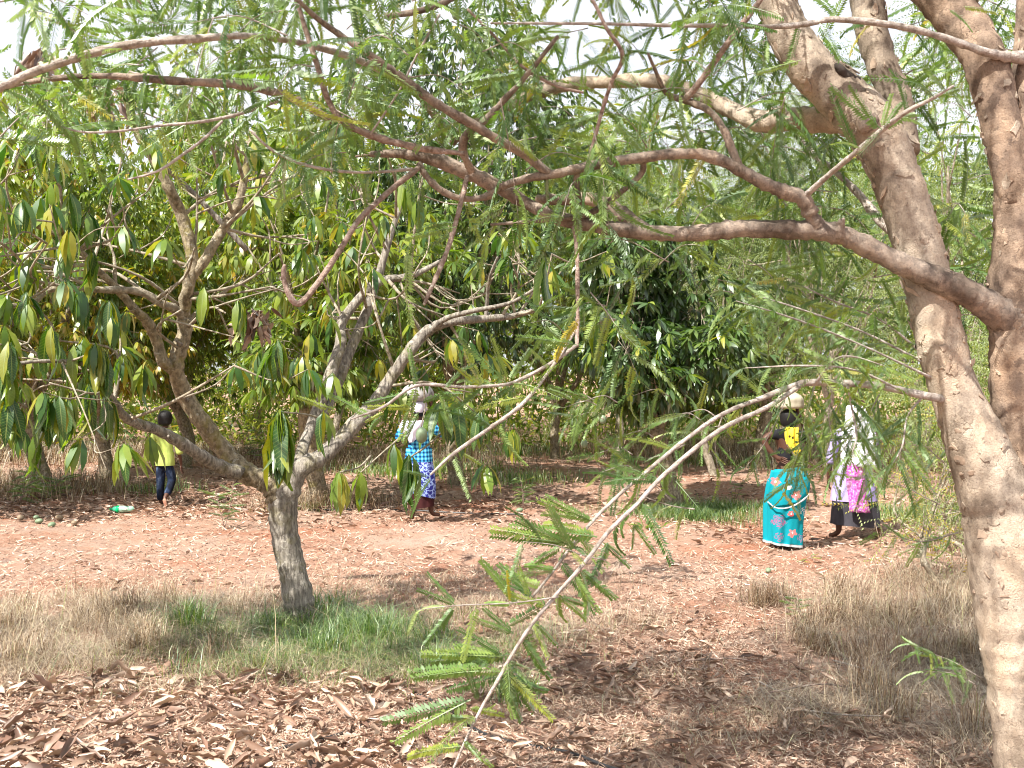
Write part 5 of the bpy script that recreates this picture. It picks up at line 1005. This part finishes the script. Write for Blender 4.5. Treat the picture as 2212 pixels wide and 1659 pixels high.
V, T, Q = loft(resamp([(0, 0, .735, .178, .135, .04, 0), (0, 0, .80, .170, .128, .04, 0), (0, 0, .90, .158, .118, .02, 0)]), 32, 4, False); link('blouse_hem', make_mesh('blouse_hem', V, T, Q, M_check), w1)
def bluefloral(n, pos):
    v = N_(n, 'ShaderNodeTexVoronoi', feature='DISTANCE_TO_EDGE'); v.inputs['Scale'].default_value = 17; dn = noise(n, 12, 3, pos); n.links.new(mixc(n, .12, pos, dn.outputs['Color'], 'ADD'), v.inputs['Vector'])
    r = ramp(n, [(0, (.42, .55, .85)), (.07, (.25, .36, .75)), (.12, (.03, .035, .24))]); n.links.new(v.outputs['Distance'], r.inputs['Fac']); return r.outputs['Color']
V, T, Q = loft(resamp([(.02, 0, .33, .185, .15, .05, -.055), (.01, 0, .45, .20, .16, .05, -.04), (0, 0, .62, .19, .15, .05, 0), (0, 0, .80, .158, .12, .03, 0)]), 48, 5, False); link('wrap_skirt', make_mesh('wrap_skirt', V, T, Q, cloth('blue_floral_cloth', bluefloral)), w1)
V, T, Q = loft(resamp([(.03, .0, .165, .155, .125, .05, .02), (.02, 0, .30, .165, .13, .06, 0), (0, 0, .5, .165, .13, .04, 0)]), 40, 6, False); link('petticoat', make_mesh('petticoat', V, T, Q, cloth('maroon_cloth', plain((.035, .010, .012), (.06, .018, .018)))), w1)
M_white = cloth('white_cloth', plain((.62, .60, .72), (.80, .79, .88)))
def drape(parent, name, pts, mat, th=.006, nu=14, nv=18, fold=.015, seed=0):
    """cloth sheet between a left and a right edge line, with folds and real thickness"""
    rs = np.random.default_rng(seed); Lf = catmull([p[0] for p in pts], max(1, nv // (len(pts) - 1))); Rt = catmull([p[1] for p in pts], max(1, nv // (len(pts) - 1))); m = len(Lf); V = []
    ph = rs.uniform(0, 6, 3)
    for back in (0, 1):
        for j in range(m):
            for i in range(nu + 1):
                t = i / nu; p = Lf[j] * (1 - t) + Rt[j] * t; bulge = -math.sin(PI * t) * np.linalg.norm(Rt[j] - Lf[j]) * .18
                V.append(p + np.array([0, bulge + fold * (math.sin(t * 13 + ph[0] + j * .15) + .5 * math.sin(t * 27 + ph[1])) + back * th, .004 * math.sin(t * 19 + ph[2])]))
    n1 = nu + 1; Q = []; o = m * n1
    for j in range(m - 1):
        for i in range(nu): a = j * n1 + i; Q += [(a, a + 1, a + n1 + 1, a + n1), (o + a, o + a + n1, o + a + n1 + 1, o + a + 1)]
    for j in range(m - 1):
        for i in (0, nu): a = j * n1 + i; b = a + n1; Q.append((a, b, o + b, o + a) if i == 0 else (a, o + a, o + b, b))
    for i in range(nu):
        for j in (0, m - 1): a = j * n1 + i; Q.append((a, o + a, o + a + 1, a + 1) if j == 0 else (a, a + 1, o + a + 1, o + a))
    return link(name, make_mesh(name, V, None, Q, mat), parent)
drape(w1, 'shawl', [((-.20, -.07, 1.25), (.10, -.09, 1.24)), ((-.23, -.13, 1.15), (.06, -.14, 1.15)), ((-.14, -.15, 1.05), (.0, -.15, 1.05)), ((-.10, -.155, .97), (-.06, -.155, .98))], M_white, seed=2)
V, T, Q = loft(resamp([(0, -.02, 1.34, .085, .075, .06, 0), (0, -.005, 1.39, .101, .102, .08, 0), (0, 0, 1.45, .096, .098, .08, .01), (0, 0, 1.49, .05, .05, 0, 0)]), 40, 8); link('head_cloth', make_mesh('head_cloth', V, T, Q, cloth('lilac_grey_cloth', plain((.36, .35, .42), (.58, .57, .66)))), w1)
def bundle(name, parent_p, rings, mat, label, cat, seed):
    g = world_of(parent_p); root = empty(name, g, label, cat); V, T, Q = loft(resamp(rings), 40, seed); V2, T2, Q2 = V, T, Q
    link('sack_body', make_mesh('sack_body', V, T, Q, mat), root); return root
M_sack = cloth('grey_sack', plain((.30, .29, .27), (.62, .61, .60), 9)); M_sack2 = cloth('cream_sack', plain((.26, .23, .16), (.46, .42, .32), 6))
b1 = bundle('sack', w1, [(-.02, 0, 1.485, .02, .02, 0, 0), (-.02, 0, 1.49, .15, .12, .03, 0), (-.02, 0, 1.56, .20, .15, .05, 0), (-.02, 0, 1.64, .17, .13, .05, 0), (-.01, 0, 1.70, .08, .07, .08, 0), (0, 0, 1.73, .01, .01, .0, 0)], cloth('dark_grey_sack', plain((.13, .125, .12), (.45, .44, .43), 11)), 'grey sack carried on the head of the woman in the checked blouse', 'sack', 3)
V, T, Q, *_ = tube([(-.07, -.01, 1.685), (0, -.03, 1.695), (.06, 0, 1.69), (0, .06, 1.69), (-.07, -.01, 1.685)], [.007] * 5, 8, 5, .02, 1); MB().add(V + world_of(b1), T, Q).build('tie_cord', M_white, b1)

# woman in a turquoise skirt
w2 = person(1700, 1182, 'woman in a turquoise floral skirt with one hand on her waist, sack on her head')
def turq(n, pos):
    base = (.004, .25, .31); col = base
    for (px, pz, rr, cc, ring) in ((-.12, .30, .08, (.36, .10, .22), True), (-.12, .13, .055, (.30, .12, .22), True), (.02, .17, .05, (.60, .20, .20), False), (.05, .58, .055, (.58, .18, .2), False), (-.16, .72, .05, (.58, .18, .2), False), (.12, .12, .05, (.28, .20, .34), True), (.16, .40, .05, (.7, .7, .72), True), (.0, .38, .035, (.7, .12, .12), False), (-.02, .66, .03, (.8, .8, .8), False)):
        mp_ = N_(n, 'ShaderNodeMapping'); mp_.inputs['Location'].default_value = (-px, 0, -pz); mp_.inputs['Scale'].default_value = (1, 0.0, 1); n.links.new(pos, mp_.inputs['Vector'])
        dn = noise(n, 26, 3, pos); ds = mixc(n, .05, mp_.outputs[0], dn.outputs['Color'], 'ADD'); ln = N_(n, 'ShaderNodeVectorMath', operation='LENGTH'); sb = N_(n, 'ShaderNodeVectorMath', operation='SUBTRACT'); sb.inputs[1].default_value = (.025, .025, .025); n.links.new(ds, sb.inputs[0])
        m3 = N_(n, 'ShaderNodeVectorMath', operation='MULTIPLY'); m3.inputs[1].default_value = (1, 0, 1); n.links.new(sb.outputs[0], m3.inputs[0]); n.links.new(m3.outputs[0], ln.inputs[0]); dist = ln.outputs['Value']
        sx_ = N_(n, 'ShaderNodeSeparateXYZ'); n.links.new(m3.outputs[0], sx_.inputs[0]); ang = math_(n, 'ARCTAN2', sx_.outputs[0], sx_.outputs[2]); pet = math_(n, 'ADD', math_(n, 'MULTIPLY', math_(n, 'ABSOLUTE', math_(n, 'SINE', math_(n, 'MULTIPLY', ang, 2.5))), .4), .6)
        msk = math_(n, 'LESS_THAN', dist, math_(n, 'MULTIPLY', pet, rr))
        if ring: msk = math_(n, 'MULTIPLY', msk, math_(n, 'GREATER_THAN', math_(n, 'SINE', math_(n, 'MULTIPLY', dist, 330.0)), .1))
        col = mixc(n, msk, col, cc)
        if not ring: col = mixc(n, math_(n, 'LESS_THAN', dist, rr * .25), col, (.85, .85, .80))
    return col
c = w_body(w2, 1.48, [[((-.09, 0, .70), .10), ((-.09, .03, .42), .06), ((-.08, .0, .22), .045), ((-.08, -.02, .07), .03), ((-.08, .05, .03), .03), ((-.08, .12, .022), .02)], [((.09, 0, .70), .10), ((.10, -.02, .42), .06), ((.09, -.06, .22), .045), ((.085, -.10, .07), .03), ((.085, -.03, .03), .03), ((.09, .04, .022), .02)]],
           [([((-.15, -.02, 1.22), .05), ((-.21, -.04, 1.20), .042), ((-.27, -.06, 1.16), .038), ((-.22, -.07, 1.06), .032), ((-.15, -.08, .98), .026)], (.8, -.1, -.35), (.3, 0, 1)), ([((.17, 0, 1.22), .05), ((.23, .05, 1.14), .040), ((.26, .08, 1.06), .036), ((.24, .08, 1.2), .03), ((.16, .05, 1.37), .024), ((.12, .03, 1.44), .021)], (-.2, 0, 1), (0, 1, 0))], (.02, .02))
face(w2, c, .078, M_skin)
V, T, Q = loft(resamp([(.02, -.01, 1.29, .06, .05, 0, 0), (.02, .01, 1.34, .09, .09, .02, 0), (.02, .01, 1.40, .094, .096, .02, 0), (.02, .01, 1.45, .08, .084, 0, 0), (.02, .01, 1.485, .03, .03, 0, 0)]), 24); link('hair', make_mesh('hair', V, T, Q, M_hair), w2)
M_hem = cloth('hem_cloth', plain((.38, .40, .42), (.56, .58, .60)))
M_turq = cloth('turquoise_floral_cloth', turq)
V, T, Q = loft(resamp([(-.04, 0, .05, .195, .155, .17, -.025), (-.035, 0, .08, .195, .155, .17, -.025), (-.03, 0, .25, .20, .16, .15, -.01), (-.02, 0, .45, .215, .17, .11, .0), (0, 0, .65, .222, .175, .05, .01), (.01, 0, .74, .215, .165, .03, .015), (.02, 0, .80, .185, .14, .03, .02), (.03, 0, .86, .16, .12, .02, .02)]), 64, 9, False); link('skirt', make_mesh('skirt', V, T, Q, M_turq), w2)
V, T, Q = loft([(-.04, 0, .030, .197, .158, .17, -.025), (-.04, 0, .054, .198, .158, .17, -.025)], 64, 9, False); link('skirt_border', make_mesh('skirt_border', V, T, Q, M_hem), w2)
drape(w2, 'skirt_fold', [((-.20, -.10, .84), (.16, -.12, .83)), ((-.235, -.11, .68), (.215, -.12, .72)), ((-.245, -.10, .52), (.20, -.13, .60)), ((-.19, -.12, .44), (.14, -.15, .53))], cloth('turquoise_floral_cloth_upper', turq), seed=5, fold=.012)
V, T, Q, *_ = tube([(-.235, -.12, .50), (-.16, -.19, .445), (-.03, -.225, .455), (.10, -.21, .52), (.19, -.155, .58)], [.007] * 5, 8, 6, .2, 4); MB().add(V + world_of(w2), T, Q).build('fold_border', M_hem, w2)
M_black = cloth('black_cloth', plain((.008, .008, .010), (.02, .02, .024)))
k = Sk(); a0 = k.add((.02, 0, .88), (.15, .11)); c1 = k.chain(a0, [((.02, 0, 1.0), (.14, .105)), ((.02, 0, 1.13), (.15, .10)), ((.02, 0, 1.20), (.14, .09))]); k.chain(c1, [((.02, 0, 1.27), (.08, .07))]); k.chain(c1, [((-.14, -.02, 1.22), .062), ((-.21, -.04, 1.20), .056)]); k.chain(c1, [((.17, 0, 1.22), .062), ((.23, .05, 1.14), .056)])
skin_mesh('blouse', k.v, k.e, k.r, M_black, w2)
def yelp(n, pos):
    v = N_(n, 'ShaderNodeTexVoronoi'); v.inputs['Scale'].default_value = 11; n.links.new(pos, v.inputs['Vector']); r = ramp(n, [(.0, (.02, .015, .01)), (.14, (.02, .015, .01)), (.2, (.78, .56, .03)), (.8, (.85, .68, .07))]); n.links.new(v.outputs['Distance'], r.inputs['Fac']); return r.outputs['Color']
drape(w2, 'yellow_cloth', [((-.05, -.10, 1.30), (.09, -.10, 1.29)), ((-.06, -.135, 1.18), (.08, -.135, 1.18)), ((-.03, -.14, 1.08), (.10, -.14, 1.07)), ((.04, -.14, .99), (.12, -.14, .98))], cloth('yellow_patterned_cloth', yelp), seed=6)
b2 = bundle('sack', w2, [(.03, .01, 1.49, .02, .02, 0, 0), (.03, .01, 1.495, .14, .12, .03, 0), (.03, .01, 1.55, .15, .13, .05, 0), (.03, 0, 1.61, .13, .12, .05, 0), (.03, 0, 1.66, .06, .06, .08, 0), (.03, 0, 1.68, .01, .01, 0, 0)], M_sack2, 'cream sack on the head of the woman in the turquoise skirt', 'sack', 5)

# woman in a dark skirt with a purple scarf
w3 = person(1845, 1157, 'woman in a dark knee length skirt with purple scarf down her back, striding wide')
c = w_body(w3, 1.50, [[((-.10, 0, .70), .10), ((-.14, .02, .42), .06), ((-.17, .0, .24), .047), ((-.18, .0, .075), .032), ((-.22, .04, .035), .03), ((-.27, .08, .025), .02)], [((.10, 0, .70), .10), ((.18, -.02, .42), .06), ((.235, -.03, .24), .045), ((.265, -.06, .075), .030), ((.275, .0, .035), .03), ((.30, .07, .025), .02)]],
           [([((-.16, 0, 1.23), .05), ((-.22, .02, 1.05), .040), ((-.26, .02, .92), .036), ((-.27, .05, .80), .03), ((-.275, .08, .70), .024)], (0, .1, -1), (0, 1, 0)), ([((.16, 0, 1.23), .05), ((.23, .04, 1.14), .040), ((.27, .06, 1.04), .036), ((.25, .07, 1.2), .03), ((.17, .05, 1.38), .024), ((.14, .03, 1.46), .021)], (-.2, 0, 1), (0, 1, 0))])
face(w3, c, .078, M_skin)
V, T, Q = loft(resamp([(0, -.02, 1.31, .06, .05, 0, 0), (0, 0, 1.36, .09, .09, .02, 0), (0, 0, 1.42, .094, .096, .02, 0), (0, 0, 1.47, .08, .084, 0, 0), (0, 0, 1.505, .03, .03, 0, 0)]), 24); link('hair', make_mesh('hair', V, T, Q, M_hair), w3)
V, T, Q = loft(resamp([(0.01, 0, .155, .285, .20, .045, -.02), (0.01, 0, .30, .275, .195, .045, -.01), (0, 0, .45, .25, .18, .04, 0), (0, 0, .65, .215, .16, .03, 0), (0, 0, .85, .165, .125, .02, 0)]), 64, 12, False); link('skirt', make_mesh('skirt', V, T, Q, cloth('charcoal_cloth', plain((.035, .033, .04), (.065, .062, .075)))), w3)
M_lilac = cloth('lilac_cloth', plain((.30, .24, .50), (.46, .40, .68)))
k = Sk(); a0 = k.add((0, 0, .62), (.215, .15)); c1 = k.chain(a0, [((0, 0, .76), (.19, .14)), ((0, 0, .92), (.165, .12)), ((0, 0, 1.10), (.155, .11)), ((0, 0, 1.20), (.15, .10))]); k.chain(c1, [((0, 0, 1.28), (.08, .07))]); k.chain(c1, [((-.17, 0, 1.23), .066), ((-.23, .02, 1.06), .062), ((-.265, .02, .92), .062), ((-.27, .03, .84), .060)]); k.chain(c1, [((.17, 0, 1.23), .066), ((.24, .04, 1.14), .060), ((.27, .06, 1.06), .058)])
skin_mesh('tunic', k.v, k.e, k.r, M_lilac, w3)
V, T, Q = loft(resamp([(0, 0, .44, .262, .20, .05, 0), (0, 0, .55, .25, .185, .05, 0), (0, 0, .70, .215, .16, .03, 0), (0, 0, .85, .185, .135, .01, 0)]), 56, 13, False); link('tunic_hem', make_mesh('tunic_hem', V, T, Q, M_lilac), w3)
drape(w3, 'veil', [((-.05, .04, 1.53), (.05, .04, 1.53)), ((-.11, -.05, 1.50), (.11, -.05, 1.50)), ((-.135, -.09, 1.36), (.135, -.09, 1.36)), ((-.18, -.13, 1.25), (.18, -.13, 1.25)), ((-.20, -.165, 1.15), (.20, -.165, 1.15)), ((-.215, -.185, .98), (.19, -.185, .96)), ((-.21, -.19, .86), (.20, -.19, .83))], cloth('white_veil', plain((.74, .73, .84), (.86, .86, .93))), seed=8, fold=.01)
def magenta(n, pos):
    z = noise(n, 38, 5, pos, (1, 1, 1), .7); r = ramp(n, [(.42, (.36, .05, .28)), (.52, (.50, .14, .42)), (.6, (.72, .42, .66))]); n.links.new(z.outputs['Fac'], r.inputs['Fac']); return r.outputs['Color']
drape(w3, 'scarf', [((-.15, -.215, .88), (.03, -.22, .87)), ((-.16, -.235, .68), (.05, -.24, .68)), ((-.14, -.255, .50), (.07, -.26, .50)), ((-.13, -.27, .34), (.10, -.27, .33))], cloth('magenta_patterned_cloth', magenta), seed=9, fold=.008)
if False: b3 = bundle('sack', w3, [(0, 0, 1.51, .02, .02, 0, 0), (0, 0, 1.515, .13, .11, .03, 0), (0, 0, 1.58, .17, .14, .05, 0), (0, 0, 1.66, .15, .12, .05, 0), (0, 0, 1.73, .07, .06, .08, 0), (0, 0, 1.75, .01, .01, 0, 0)], M_white, 'white bundle on the head of the woman with the purple scarf', 'bundle', 6)

_t = sum(len(o.data.polygons) for o in S.objects if o.type == 'MESH'); _u = sum(sum(len(p.vertices) - 2 for p in m.polygons) for m in bpy.data.meshes if len(m.polygons) < 5000) + sum(2 * len(m.polygons) for m in bpy.data.meshes if len(m.polygons) >= 5000); print('FACES', _t, 'TRIS up to', _u)
